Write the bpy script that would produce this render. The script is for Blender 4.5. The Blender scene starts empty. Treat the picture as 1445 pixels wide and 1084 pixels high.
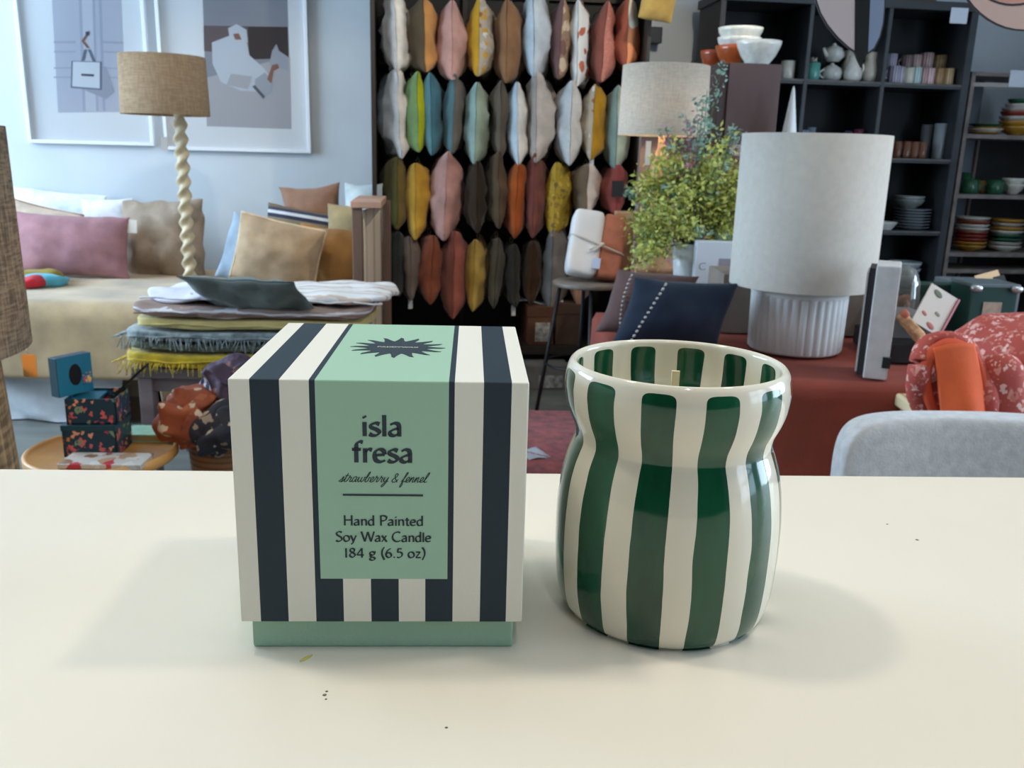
import bpy, math, random
from mathutils import Vector, Matrix, Euler, noise
PI = math.pi
C = bpy.context.scene.collection
RND = random.Random(7)

# ------------------------------------------------------------------ camera model
W, H, F = 1445.0, 1084.0, 1250.0
PITCH, ROLL, CAMZ = 0.2536, 0.0268, 1.16644
_f = Vector((0, math.cos(PITCH), -math.sin(PITCH)))
_u0 = Vector((0, math.sin(PITCH), math.cos(PITCH)))
_r0 = Vector((1, 0, 0))
_r = _r0 * math.cos(ROLL) + _u0 * math.sin(ROLL)
_u = _u0 * math.cos(ROLL) - _r0 * math.sin(ROLL)
CAM = Vector((0, 0, CAMZ))

def ray(px, py):
    return _f + _r * ((px - W / 2) / F) - _u * ((py - H / 2) / F)
def at(px, py, Y):
    d = ray(px, py)
    return CAM + d * (Y / d.y)
def onz(px, py, Z):
    d = ray(px, py)
    return CAM + d * ((Z - CAMZ) / d.z)

cam_data = bpy.data.cameras.new('camera')
cam = bpy.data.objects.new('camera', cam_data)
C.objects.link(cam)
M4 = Matrix.Identity(4)
for i, v in enumerate((_r, _u, -_f)):
    M4.col[i][:3] = v
M4.col[3][:3] = CAM
cam.matrix_world = M4
cam_data.sensor_width = 36.0
cam_data.lens = F * 36.0 / W
cam_data.clip_start = 0.02
cam_data.dof.use_dof = True
cam_data.dof.focus_distance = 0.31
cam_data.dof.aperture_fstop = 42.0
bpy.context.scene.camera = cam

# ------------------------------------------------------------------ materials
def lin(c):
    out = []
    for v in c[:3]:
        v = v / 255.0
        out.append(v / 12.92 if v <= 0.04045 else ((v + 0.055) / 1.055) ** 2.4)
    return (out[0], out[1], out[2], 1.0)
_mats = {}
def nt(name):
    m = bpy.data.materials.new(name)
    m.use_nodes = True
    return m, m.node_tree.nodes, m.node_tree.links, m.node_tree.nodes['Principled BSDF']
def M(rgb, rough=0.75, n=0.0, ns=30.0, b=0.0, bs=250.0, coat=0.0, metal=0.0, trans=0.0, sheen=0.0, spec=None, emit=0.0, stretch=None):
    """plain material: colour, slow colour variation n at scale ns, bump b at scale bs"""
    key = (tuple(rgb), rough, n, ns, b, bs, coat, metal, trans, sheen, spec, emit, stretch)
    if key in _mats:
        return _mats[key]
    m, N, L, P = nt('mat_%02x%02x%02x' % tuple(int(v) for v in rgb[:3]))
    P.inputs['Base Color'].default_value = lin(rgb)
    P.inputs['Roughness'].default_value = rough
    P.inputs['Metallic'].default_value = metal
    P.inputs['Coat Weight'].default_value = coat
    P.inputs['Coat Roughness'].default_value = 0.05
    P.inputs['Transmission Weight'].default_value = trans
    P.inputs['Sheen Weight'].default_value = sheen
    if spec is not None:
        P.inputs['Specular IOR Level'].default_value = spec
    if emit:
        P.inputs['Emission Color'].default_value = lin(rgb)
        P.inputs['Emission Strength'].default_value = emit
    tc = N.new('ShaderNodeTexCoord')
    src = tc.outputs['Object']
    if stretch:
        mp = N.new('ShaderNodeMapping'); mp.inputs['Scale'].default_value = stretch
        L.new(src, mp.inputs['Vector']); src = mp.outputs['Vector']
    if n:
        t = N.new('ShaderNodeTexNoise'); t.inputs['Scale'].default_value = ns; t.inputs['Detail'].default_value = 4
        L.new(src, t.inputs['Vector'])
        r = N.new('ShaderNodeValToRGB')
        a = lin([max(0, v * (1 - n)) for v in rgb]); c = lin([min(255, v * (1 + n)) for v in rgb])
        r.color_ramp.elements[0].color = a; r.color_ramp.elements[0].position = 0.3
        r.color_ramp.elements[1].color = c; r.color_ramp.elements[1].position = 0.7
        L.new(t.outputs['Fac'], r.inputs['Fac']); L.new(r.outputs['Color'], P.inputs['Base Color'])
    if b:
        t = N.new('ShaderNodeTexNoise'); t.inputs['Scale'].default_value = bs; t.inputs['Detail'].default_value = 3
        L.new(src, t.inputs['Vector'])
        bp = N.new('ShaderNodeBump'); bp.inputs['Strength'].default_value = b; bp.inputs['Distance'].default_value = 0.002
        L.new(t.outputs['Fac'], bp.inputs['Height']); L.new(bp.outputs['Normal'], P.inputs['Normal'])
    _mats[key] = m
    return m
def fab(rgb, n=0.08, rough=0.9):
    return M(rgb, rough, n=n, ns=14.0, b=0.25, bs=320.0, sheen=0.15, spec=0.2)
def spots(base, cols, scale=40.0, size=0.42, rough=0.8, rand=1.0):
    """printed pattern: coloured voronoi blotches over a base colour"""
    key = ('spots', tuple(base), tuple(map(tuple, cols)), scale, size, rough)
    if key in _mats:
        return _mats[key]
    m, N, L, P = nt('print_pattern')
    P.inputs['Roughness'].default_value = rough
    tc = N.new('ShaderNodeTexCoord')
    nz = N.new('ShaderNodeTexNoise'); nz.inputs['Scale'].default_value = scale * 1.3
    L.new(tc.outputs['Object'], nz.inputs['Vector'])
    mx = N.new('ShaderNodeMix'); mx.data_type = 'RGBA'; mx.inputs['Factor'].default_value = 0.04
    L.new(tc.outputs['Object'], mx.inputs['A']); L.new(nz.outputs['Color'], mx.inputs['B'])
    v = N.new('ShaderNodeTexVoronoi'); v.inputs['Scale'].default_value = scale
    L.new(mx.outputs['Result'], v.inputs['Vector'])
    sep = N.new('ShaderNodeSeparateColor'); L.new(v.outputs['Color'], sep.inputs['Color'])
    r = N.new('ShaderNodeValToRGB'); r.color_ramp.interpolation = 'CONSTANT'
    e = r.color_ramp.elements
    while len(e) < len(cols):
        e.new(0.5)
    for i, c in enumerate(cols):
        e[i].position = i / len(cols); e[i].color = lin(c)
    L.new(sep.outputs['Red'], r.inputs['Fac'])
    th = N.new('ShaderNodeMath'); th.operation = 'LESS_THAN'; th.inputs[1].default_value = size
    L.new(v.outputs['Distance'], th.inputs[0])
    m2 = N.new('ShaderNodeMix'); m2.data_type = 'RGBA'
    m2.inputs['A'].default_value = lin(base)
    L.new(th.outputs[0], m2.inputs['Factor']); L.new(r.outputs['Color'], m2.inputs['B'])
    L.new(m2.outputs['Result'], P.inputs['Base Color'])
    _mats[key] = m
    return m
def bands(stops, axis='X', period=None, rough=0.8, coat=0.0, warp=0.0, b=0.0):
    """stripes along an object axis. stops = [(pos, rgb)...] in metres (or repeating with period)"""
    key = ('bands', tuple((p, tuple(c)) for p, c in stops), axis, period, rough, coat, warp)
    if key in _mats:
        return _mats[key]
    m, N, L, P = nt('striped')
    P.inputs['Roughness'].default_value = rough; P.inputs['Coat Weight'].default_value = coat
    tc = N.new('ShaderNodeTexCoord'); s = N.new('ShaderNodeSeparateXYZ')
    L.new(tc.outputs['Object'], s.inputs[0])
    val = s.outputs[axis]
    if warp:
        nz = N.new('ShaderNodeTexNoise'); nz.inputs['Scale'].default_value = 12
        L.new(tc.outputs['Object'], nz.inputs['Vector'])
        ma = N.new('ShaderNodeMath'); ma.operation = 'MULTIPLY_ADD'; ma.inputs[1].default_value = warp
        L.new(nz.outputs['Fac'], ma.inputs[0]); L.new(val, ma.inputs[2]); val = ma.outputs[0]
    lo = 0.0 if period else stops[0][0]
    hi = period if period else stops[-1][0]
    if period:
        mo = N.new('ShaderNodeMath'); mo.operation = 'FLOORED_MODULO'; mo.inputs[1].default_value = period
        L.new(val, mo.inputs[0]); val = mo.outputs[0]
    mr = N.new('ShaderNodeMapRange'); mr.inputs['From Min'].default_value = lo; mr.inputs['From Max'].default_value = hi
    L.new(val, mr.inputs['Value'])
    r = N.new('ShaderNodeValToRGB'); r.color_ramp.interpolation = 'CONSTANT'
    st = stops if period else stops[:-1]
    e = r.color_ramp.elements
    while len(e) < len(st):
        e.new(0.5)
    for i, (p, c) in enumerate(st):
        e[i].position = (p - lo) / (hi - lo)
        e[i].color = lin(c)
    L.new(mr.outputs['Result'], r.inputs['Fac']); L.new(r.outputs['Color'], P.inputs['Base Color'])
    _mats[key] = m
    return m
def weave(c1, c2, scale=160.0, transl=0.0, rough=0.9):
    """open linen weave: two crossing thread directions with slubs"""
    key = ('weave', tuple(c1), tuple(c2), scale, transl)
    if key in _mats:
        return _mats[key]
    m, N, L, P = nt('linen')
    tc = N.new('ShaderNodeTexCoord')
    facs = []
    for sc in ((1, 1, 0.12), (0.12, 0.12, 1)):
        mp = N.new('ShaderNodeMapping'); mp.inputs['Scale'].default_value = sc
        L.new(tc.outputs['Object'], mp.inputs['Vector'])
        t = N.new('ShaderNodeTexNoise'); t.inputs['Scale'].default_value = scale; t.inputs['Detail'].default_value = 2
        L.new(mp.outputs['Vector'], t.inputs['Vector']); facs.append(t.outputs['Fac'])
    a = N.new('ShaderNodeMath'); a.operation = 'ADD'; L.new(facs[0], a.inputs[0]); L.new(facs[1], a.inputs[1])
    r = N.new('ShaderNodeValToRGB')
    r.color_ramp.elements[0].position = 0.40; r.color_ramp.elements[1].position = 0.60
    r.color_ramp.elements[0].color = lin(c1); r.color_ramp.elements[1].color = lin(c2)
    h = N.new('ShaderNodeMath'); h.operation = 'MULTIPLY'; h.inputs[1].default_value = 0.5; L.new(a.outputs[0], h.inputs[0])
    L.new(h.outputs[0], r.inputs['Fac'])
    P.inputs['Roughness'].default_value = rough
    P.inputs['Specular IOR Level'].default_value = 0.15
    L.new(r.outputs['Color'], P.inputs['Base Color'])
    if transl:
        tr = N.new('ShaderNodeBsdfTranslucent'); L.new(r.outputs['Color'], tr.inputs['Color'])
        mx = N.new('ShaderNodeMixShader'); mx.inputs['Fac'].default_value = transl
        L.new(P.outputs[0], mx.inputs[1]); L.new(tr.outputs[0], mx.inputs[2])
        L.new(mx.outputs[0], N['Material Output'].inputs['Surface'])
    _mats[key] = m
    return m
def glass_mat():
    if 'glass' in _mats:
        return _mats['glass']
    m, N, L, P = nt('clear_pane')
    t = N.new('ShaderNodeBsdfTransparent'); g = N.new('ShaderNodeBsdfGlossy'); g.inputs['Roughness'].default_value = 0.03
    fr = N.new('ShaderNodeFresnel'); fr.inputs['IOR'].default_value = 1.45
    mx = N.new('ShaderNodeMixShader'); hf = N.new('ShaderNodeMath'); hf.operation = 'MULTIPLY'; hf.inputs[1].default_value = .6
    L.new(fr.outputs[0], hf.inputs[0]); L.new(hf.outputs[0], mx.inputs['Fac']); L.new(t.outputs[0], mx.inputs[1]); L.new(g.outputs[0], mx.inputs[2])
    L.new(mx.outputs[0], N['Material Output'].inputs['Surface'])
    _mats['glass'] = m
    return m
def tinted_glass(rgb, dens=0.5, dif=.38):
    key = ('tg', tuple(rgb), dens, dif)
    if key in _mats:
        return _mats[key]
    m, N, L, P = nt('tinted_glass')
    t = N.new('ShaderNodeBsdfTransparent'); t.inputs['Color'].default_value = lin(rgb)
    g = N.new('ShaderNodeBsdfGlossy'); g.inputs['Roughness'].default_value = 0.04
    lw = N.new('ShaderNodeLayerWeight'); lw.inputs['Blend'].default_value = dens
    mx = N.new('ShaderNodeMixShader')
    L.new(lw.outputs['Facing'], mx.inputs['Fac']); L.new(t.outputs[0], mx.inputs[1]); L.new(g.outputs[0], mx.inputs[2])
    df = N.new('ShaderNodeBsdfDiffuse'); df.inputs['Color'].default_value = lin(rgb)
    m3 = N.new('ShaderNodeMixShader'); m3.inputs['Fac'].default_value = dif
    L.new(mx.outputs[0], m3.inputs[1]); L.new(df.outputs[0], m3.inputs[2])
    L.new(m3.outputs[0], N['Material Output'].inputs['Surface'])
    _mats[key] = m
    return m

# ------------------------------------------------------------------ mesh builder
class MB:
    def __init__(s):
        s.v = []; s.f = []; s.m = []; s.s = []
    def add(s, verts, faces, mi=0, smooth=False, T=None):
        o = len(s.v)
        for p in verts:
            p = Vector(p)
            s.v.append(tuple(T @ p) if T is not None else tuple(p))
        for f in faces:
            s.f.append([o + i for i in f]); s.m.append(mi); s.s.append(smooth)
        return s
    def box(s, c, d, mi=0, T=None, rz=0.0):
        x, y, z = d[0] / 2, d[1] / 2, d[2] / 2
        R = Matrix.Translation(Vector(c)) @ Matrix.Rotation(rz, 4, 'Z')
        if T is not None: R = T @ R
        vs = [(-x, -y, -z), (x, -y, -z), (x, y, -z), (-x, y, -z), (-x, -y, z), (x, -y, z), (x, y, z), (-x, y, z)]
        fs = [(0, 3, 2, 1), (4, 5, 6, 7), (0, 1, 5, 4), (1, 2, 6, 5), (2, 3, 7, 6), (3, 0, 4, 7)]
        return s.add(vs, fs, mi, False, R)
    def box2(s, a, b, mi=0, T=None):
        return s.box([(a[i] + b[i]) / 2 for i in range(3)], [abs(b[i] - a[i]) for i in range(3)], mi, T)
    def lathe(s, prof, n=32, mi=0, T=None, caps=True, mf=None, rad=None):
        vs = []; fs = []
        for j, (r, z) in enumerate(prof):
            for i in range(n):
                a = 2 * PI * i / n
                k = rad(a, z) if rad else 1.0
                vs.append((r * k * math.cos(a), r * k * math.sin(a), z))
        o = len(s.v)
        s.add(vs, [], mi, True, T)
        for j in range(len(prof) - 1):
            for i in range(n):
                i2 = (i + 1) % n
                s.f.append([o + j * n + i, o + j * n + i2, o + (j + 1) * n + i2, o + (j + 1) * n + i])
                s.m.append(mf(j) if mf else mi); s.s.append(True)
        if caps:
            if prof[0][0] > 1e-6:
                s.f.append([o + i for i in range(n)][::-1]); s.m.append(mf(0) if mf else mi); s.s.append(False)
            if prof[-1][0] > 1e-6:
                s.f.append([o + (len(prof) - 1) * n + i for i in range(n)]); s.m.append(mf(len(prof) - 2) if mf else mi); s.s.append(False)
        return s
    def tube(s, pts, r, n=8, mi=0, T=None, closed=False):
        pts = [Vector(p) for p in pts]
        k = len(pts); vs = []
        up = Vector((0.13, 0.27, 0.95))
        for j, p in enumerate(pts):
            if closed: d = pts[(j + 1) % k] - pts[j - 1]
            else: d = pts[min(j + 1, k - 1)] - pts[max(j - 1, 0)]
            d.normalize()
            a = d.cross(up)
            if a.length < 1e-3: a = d.cross(Vector((1, 0, 0)))
            a.normalize(); b = d.cross(a)
            rr = r(j / max(1, k - 1)) if callable(r) else r
            for i in range(n):
                t = 2 * PI * i / n
                vs.append(p + a * (rr * math.cos(t)) + b * (rr * math.sin(t)))
        fs = []
        for j in range(k if closed else k - 1):
            j2 = (j + 1) % k
            for i in range(n):
                i2 = (i + 1) % n
                fs.append((j * n + i, j2 * n + i, j2 * n + i2, j * n + i2))
        if not closed:
            fs.append(tuple(range(n))); fs.append(tuple((k - 1) * n + i for i in range(n))[::-1])
        return s.add(vs, fs, mi, True, T)
    def grid(s, fn, nu, nv, mi=0, T=None, cu=False, mf=None, flip=False):
        vs = [fn(i / (nu if cu else nu - 1), j / (nv - 1)) for j in range(nv) for i in range(nu)]
        o = len(s.v); s.add(vs, [], mi, True, T)
        for j in range(nv - 1):
            for i in range(nu if cu else nu - 1):
                i2 = (i + 1) % nu
                q = [o + j * nu + i, o + j * nu + i2, o + (j + 1) * nu + i2, o + (j + 1) * nu + i]
                s.f.append(q[::-1] if flip else q)
                s.m.append(mf((i + .5) / nu, (j + .5) / nv) if mf else mi); s.s.append(True)
        return s
    def prism(s, poly, z0, z1, mi=0, T=None):
        n = len(poly)
        vs = [(p[0], p[1], z0) for p in poly] + [(p[0], p[1], z1) for p in poly]
        fs = [tuple(range(n))[::-1], tuple(range(n, 2 * n))]
        fs += [(i, (i + 1) % n, n + (i + 1) % n, n + i) for i in range(n)]
        return s.add(vs, fs, mi, False, T)
    def soft(s, d, e=6.0, n=14, amp=0.0, fr=6.0, seed=0, mi=0, T=None, fn=None, mf=None):
        """rounded soft block (superellipsoid), size d, centred, with lumps"""
        hx, hy, hz = d[0] / 2, d[1] / 2, d[2] / 2
        idx = {}; vs = []; fs = []; ms = []
        def vid(p):
            k = (round(p[0], 6), round(p[1], 6), round(p[2], 6))
            if k in idx: return idx[k]
            q = Vector([math.sin(c * PI / 2) for c in p])
            l = (abs(q.x) ** e + abs(q.y) ** e + abs(q.z) ** e) ** (1 / e)
            q = q / l
            w = Vector((q.x * hx, q.y * hy, q.z * hz))
            if amp:
                nv = noise.noise_vector(w * fr + Vector((seed * 3.1, seed * 1.7, seed)))
                w += nv * amp
            if fn: w = Vector(fn(w, q))
            idx[k] = len(vs); vs.append(w); return idx[k]
        for ax in range(3):
            for sg in (-1, 1):
                for i in range(n):
                    for j in range(n):
                        q = []
                        for a, b in ((i, j), (i + 1, j), (i + 1, j + 1), (i, j + 1)):
                            p = [0, 0, 0]; p[ax] = sg
                            p[(ax + 1) % 3] = -1 + 2 * a / n; p[(ax + 2) % 3] = -1 + 2 * b / n
                            q.append(vid(p))
                        if sg < 0: q = q[::-1]
                        fs.append(q)
        o = len(s.f)
        s.add(vs, fs, mi, True, T)
        if mf:
            for k, q in enumerate(fs):
                c = sum((vs[i] for i in q), Vector()) / 4
                s.m[o + k] = mf(c)
        return s
    def pillow(s, w, h, t, p=0.07, ex=0.55, wr=0.006, seed=0, n=20, T=None, m2=None, sag=0.0):
        """cushion standing in the XZ plane, thickness along Y; m2: material index of the rear cover"""
        for side in (-1, 1):
            def fn(u, v, side=side):
                a = -1 + 2 * u; b = -1 + 2 * v
                a = math.sin(a * PI / 2) ; b = math.sin(b * PI / 2)
                x = w / 2 * a * (1 - p * (1 - b * b)); z = h / 2 * b * (1 - p * (1 - a * a))
                g = max(0.0, (1 - a * a) * (1 - b * b))
                y = t / 2 * g ** ex * (1 + sag * -b)
                q = Vector((x * 9 + seed * 2.3, z * 9 + seed, side * 3.0 + seed))
                dd = noise.noise(q) * wr * 2 + noise.noise(q * 2.7) * wr
                y += dd * min(1, g * 3 + .05) + 0.001
                ed = noise.noise(Vector((x * 14 + seed, z * 14, seed))) * wr * 0.8
                return (x + ed, side * y + ed * .5, z + ed)
            s.grid(fn, n, n, (m2 if (m2 is not None and side > 0) else 0), T, flip=(side > 0))
        return s
    def drape(s, x0, x1, y0, y1, z, ex, rad=0.03, fold=0.02, ff=14.0, seed=0, nx=60, ny=60, mi=0, T=None, zmin=None, lump=0.004, flare=0.06):
        """cloth lying on the rectangle and hanging over its edges; ex = overhang (left,right,front,back)"""
        X0, X1, Y0, Y1 = x0 - ex[0], x1 + ex[1], y0 - ex[2], y1 + ex[3]
        def fn(u, v):
            sx = X0 + (X1 - X0) * u; sy = Y0 + (Y1 - Y0) * v
            cx = min(max(sx, x0), x1); cy = min(max(sy, y0), y1)
            ox, oy = sx - cx, sy - cy
            d = max(abs(ox), abs(oy)) if (ox and oy) else math.hypot(ox, oy)
            if d < 1e-6:
                return (sx, sy, z + noise.noise(Vector((sx * 5 + seed, sy * 5, seed))) * lump)
            l = math.hypot(ox, oy); nx_, ny_ = ox / l, oy / l
            if d < rad * PI / 2:
                a = d / rad; out = rad * math.sin(a); dn = rad * (1 - math.cos(a))
            else:
                out = rad; dn = rad + d - rad * PI / 2
            per = (sx + sy * 1.3 if True else 0)
            out += flare * dn + fold * min(1, dn * 4) * (math.sin(per * ff + seed + 2 * noise.noise(Vector((per * 2, seed, 0)))) + 0.6)
            zz = z - dn
            if zmin is not None: zz = max(zz, zmin + 0.002 * noise.noise(Vector((sx * 9, sy * 9, 1))))
            return (cx + nx_ * out, cy + ny_ * out, zz)
        return s.grid(fn, nx, ny, mi, T)
    def build(s, name, mats, parent=None, loc=None, rot=None, bevel=0.0, solid=0.0, sub=0, seg=2):
        me = bpy.data.meshes.new(name)
        me.from_pydata(s.v, [], s.f)
        for m in (mats if isinstance(mats, (list, tuple)) else [mats]):
            me.materials.append(m)
        me.polygons.foreach_set('material_index', s.m)
        me.polygons.foreach_set('use_smooth', s.s)
        me.update()
        o = bpy.data.objects.new(name, me); C.objects.link(o)
        if parent is not None: o.parent = parent
        if loc is not None: o.location = loc
        if rot is not None: o.rotation_euler = rot
        if solid:
            k = o.modifiers.new('solid', 'SOLIDIFY'); k.thickness = solid; k.offset = -1
        if bevel:
            k = o.modifiers.new('bevel', 'BEVEL'); k.width = bevel; k.segments = seg; k.limit_method = 'ANGLE'
        if sub:
            k = o.modifiers.new('sub', 'SUBSURF'); k.levels = sub; k.render_levels = sub
        return o

def tag(o, label=None, cat=None, group=None, kind=None):
    if label: o['label'] = label
    if cat: o['category'] = cat
    if group: o['group'] = group
    if kind: o['kind'] = kind
    return o
def thing(name, label, cat, loc=(0, 0, 0), rz=0.0, group=None, rot=None):
    o = bpy.data.objects.new(name, None); C.objects.link(o)
    o.empty_display_size = 0.05
    o.location = loc
    o.rotation_euler = rot if rot is not None else (0, 0, rz)
    return tag(o, label, cat, group)
def struct(o):
    o['kind'] = 'structure'; return o
def copy_tree(o, parent=None):
    c = o.copy(); C.objects.link(c)
    if parent is not None: c.parent = parent
    for ch in list(o.children): copy_tree(ch, c)
    return c
def T3(x=0, y=0, z=0, rx=0, ry=0, rz=0):
    return Matrix.Translation((x, y, z)) @ Euler((rx, ry, rz)).to_matrix().to_4x4()

# ------------------------------------------------------------------ lettering drawn with pen strokes
def cat_rom(P, k=7):
    P = [Vector((a, b)) for a, b in P]
    if len(P) < 3: return P
    out = []
    closed = (P[0] - P[-1]).length < 1e-6
    for i in range(len(P) - 1):
        p0 = P[i - 1] if i > 0 else (P[-2] if closed else P[0] * 2 - P[1])
        p3 = P[i + 2] if i + 2 < len(P) else (P[1] if closed else P[-1] * 2 - P[-2])
        p1, p2 = P[i], P[i + 1]
        for j in range(k):
            t = j / k
            out.append(0.5 * ((2 * p1) + (p2 - p0) * t + (2 * p0 - 5 * p1 + 4 * p2 - p3) * t * t + (3 * p1 - p0 - 3 * p2 + p3) * t ** 3))
    out.append(P[-1])
    return out
G = {  # glyph: (advance, [strokes]); straight strokes have two points
 'i': (.36, [[(.17, 0), (.17, 1)], [(.07, 1.27), (.27, 1.42)]]),
 's': (.68, [[(.60, .84), (.40, .93), (.17, .82), (.18, .62), (.45, .46), (.58, .28), (.44, .08), (.22, .06), (.05, .17)]]),
 'l': (.36, [[(.17, 0), (.17, 1.5)]]),
 'a': (.80, [[(.12, .82), (.34, .93), (.54, .86), (.60, .62)], [(.60, .68), (.60, 0)], [(.60, .56), (.34, .50), (.13, .35), (.13, .14), (.30, .05), (.48, .12), (.60, .26)]]),
 'f': (.58, [[(.64, 1.42), (.47, 1.46), (.31, 1.32), (.27, 1.0)], [(.27, 1.08), (.27, 0)], [(.03, .92), (.53, .92)]]),
 'r': (.60, [[(.17, 0), (.17, 1)], [(.17, .66), (.27, .86), (.41, .94), (.56, .88)]]),
 'e': (.78, [[(.12, .52), (.66, .57)], [(.66, .57), (.59, .84), (.38, .94), (.16, .80), (.09, .48), (.18, .16), (.42, .06), (.68, .17)]]),
 'n': (.84, [[(.17, 0), (.17, 1)], [(.17, .66), (.32, .88), (.52, .93), (.65, .76), (.67, .5)], [(.67, .55), (.67, 0)]]),
 'd': (.84, [[(.66, 0), (.66, 1.62)], [(.66, .80), (.42, .94), (.16, .76), (.10, .42), (.22, .10), (.45, .07), (.66, .28)]]),
 't': (.56, [[(.26, 1.28), (.26, .25)], [(.26, .3), (.31, .1), (.44, .06), (.54, .1)], [(.03, .92), (.52, .92)]]),
 'o': (.86, [[(.40, .94), (.15, .80), (.08, .45), (.20, .12), (.42, .06), (.67, .2), (.74, .5), (.63, .82), (.40, .94)]]),
 'y': (.74, [[(.05, 1), (.38, .05)], [(.70, 1), (.37, .05)], [(.37, .07), (.26, -.26), (.05, -.42)]]),
 'x': (.74, [[(.06, 1), (.66, 0)], [(.63, 1), (.06, 0)]]),
 'g': (.84, [[(.37, .95), (.14, .82), (.12, .58), (.35, .42), (.60, .56), (.60, .82), (.37, .95)], [(.58, .90), (.78, .96)], [(.24, .44), (.14, .28), (.30, .12), (.56, .04), (.66, -.16), (.46, -.38), (.16, -.34), (.09, -.14), (.26, .06)]]),
 'z': (.74, [[(.09, .93), (.60, .93)], [(.60, .95), (.08, .05)], [(.06, .06), (.66, .06)]]),
 'H': (1.16, [[(.17, 0), (.17, 1.62)], [(.97, 0), (.97, 1.62)], [(.17, .86), (.97, .86)]]),
 'P': (.92, [[(.17, 0), (.17, 1.62)], [(.17, 1.54), (.52, 1.56), (.80, 1.36), (.76, 1.0), (.52, .78), (.17, .78)]]),
 'S': (.90, [[(.78, 1.44), (.5, 1.56), (.2, 1.42), (.16, 1.14), (.4, .88), (.68, .65), (.73, .32), (.5, .07), (.25, .06), (.05, .2)]]),
 'W': (1.62, [[(.05, 1.62), (.47, .03)], [(.47, .03), (.82, 1.55)], [(.82, 1.55), (1.20, .03)], [(1.20, .03), (1.58, 1.62)]]),
 'C': (1.12, [[(1.02, 1.44), (.7, 1.56), (.3, 1.36), (.1, .9), (.16, .4), (.45, .08), (.76, .06), (1.04, .22)]]),
 '1': (.55, [[(.25, 0), (.25, 1.5)]]),
 '8': (.88, [[(.42, 1.46), (.20, 1.32), (.20, 1.02), (.42, .84), (.64, .62), (.72, .36), (.42, .06), (.12, .32), (.2, .62), (.42, .84), (.62, 1.02), (.64, 1.32), (.42, 1.46)]]),
 '4': (.95, [[(.64, 0), (.64, 1.5)], [(.63, 1.5), (.06, .44)], [(.05, .44), (.88, .44)]]),
 '6': (.86, [[(.66, 1.5), (.34, 1.22), (.12, .75), (.12, .36), (.36, .06), (.66, .2), (.70, .52), (.5, .80), (.24, .74), (.12, .5)]]),
 '5': (.84, [[(.68, 1.44), (.24, 1.44)], [(.24, 1.46), (.19, .84)], [(.19, .84), (.46, .92), (.70, .7), (.66, .32), (.4, .07), (.1, .1)]]),
 '(': (.50, [[(.42, 1.68), (.18, 1.2), (.14, .5), (.40, -.32)]]),
 ')': (.50, [[(.08, 1.68), (.32, 1.2), (.36, .5), (.10, -.32)]]),
 '.': (.40, [[(.16, 0), (.22, .2)]]),
 'A': (1.15, [[(.05, 0), (.55, 1.6)], [(.55, 1.6), (1.05, 0)], [(.25, .55), (.85, .55)]]),
 'D': (1.15, [[(.17, 0), (.17, 1.6)], [(.17, 1.54), (.6, 1.5), (.98, 1.1), (.98, .5), (.6, .08), (.17, .06)]]),
 'Y': (1.1, [[(.05, 1.6), (.55, .75)], [(1.05, 1.6), (.55, .75)], [(.55, .8), (.55, 0)]]),
 'X': (1.1, [[(.05, 1.6), (1.0, 0)], [(1.0, 1.6), (.05, 0)]]),
 ' ': (.52, []),
}
GS = {  # joined script hand
 's': (.62, [[(0, .05), (.3, .5), (.48, 1.0), (.52, .55), (.42, .08), (.18, .05)], [(.18, .05), (.42, .02), (.62, .1)]]),
 't': (.62, [[(0, .1), (.25, .8), (.36, 1.65)], [(.36, 1.65), (.26, .7), (.28, .1), (.45, .04), (.62, .15)], [(.08, 1.15), (.62, 1.2)]]),
 'r': (.76, [[(0, .1), (.16, .65), (.22, 1.2)], [(.22, 1.2), (.27, .93), (.40, .84), (.58, .86)], [(.58, .86), (.50, .45), (.55, .07), (.76, .12)]]),
 'a': (.90, [[(0, .1), (.12, .35)], [(.66, .85), (.4, 1.0), (.12, .6), (.12, .18), (.34, .02), (.58, .35), (.68, .95)], [(.68, .95), (.64, .35), (.70, .05), (.90, .15)]]),
 'w': (1.2, [[(0, .3), (.13, .92), (.13, .3), (.32, .02), (.56, .35), (.6, .92), (.6, .3), (.8, .02), (1.02, .4), (1.02, .9), (1.2, .82)]]),
 'b': (.82, [[(0, .3), (.3, 1.2), (.38, 1.78), (.2, 1.8), (.12, 1.0), (.12, .2), (.34, .02), (.58, .35), (.55, .85), (.82, .75)]]),
 'e': (.66, [[(0, .12), (.38, .42), (.5, .8), (.3, .98), (.1, .6), (.18, .12), (.42, .02), (.66, .2)]]),
 'y': (.88, [[(0, .3), (.12, .92), (.12, .4), (.3, .06), (.56, .4), (.68, .95), (.58, -.25), (.32, -.85), (.12, -.65), (.4, -.2), (.88, .25)]]),
 '&': (1.15, [[(1.0, .55), (.78, .15), (.4, 0), (.1, .28), (.26, .7), (.6, 1.1), (.62, 1.48), (.36, 1.6), (.26, 1.3), (.5, .7), (1.05, 0)]]),
 'f': (.62, [[(0, .1), (.36, 1.0), (.5, 1.7), (.36, 1.82), (.26, 1.3), (.22, .2), (.14, -.75), (.28, -.85), (.38, -.4), (.28, .05), (.62, .2)]]),
 'n': (.82, [[(0, .2), (.14, .92), (.13, .02)], [(.13, .3), (.38, .92), (.54, .8), (.52, .3), (.6, .04), (.82, .18)]]),
 'l': (.60, [[(0, .1), (.36, 1.0), (.42, 1.72), (.26, 1.74), (.16, .9), (.18, .15), (.36, .02), (.60, .18)]]),
 ' ': (.5, []),
}
def text_width(s, font):
    return sum(font[c][0] for c in s)
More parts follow.
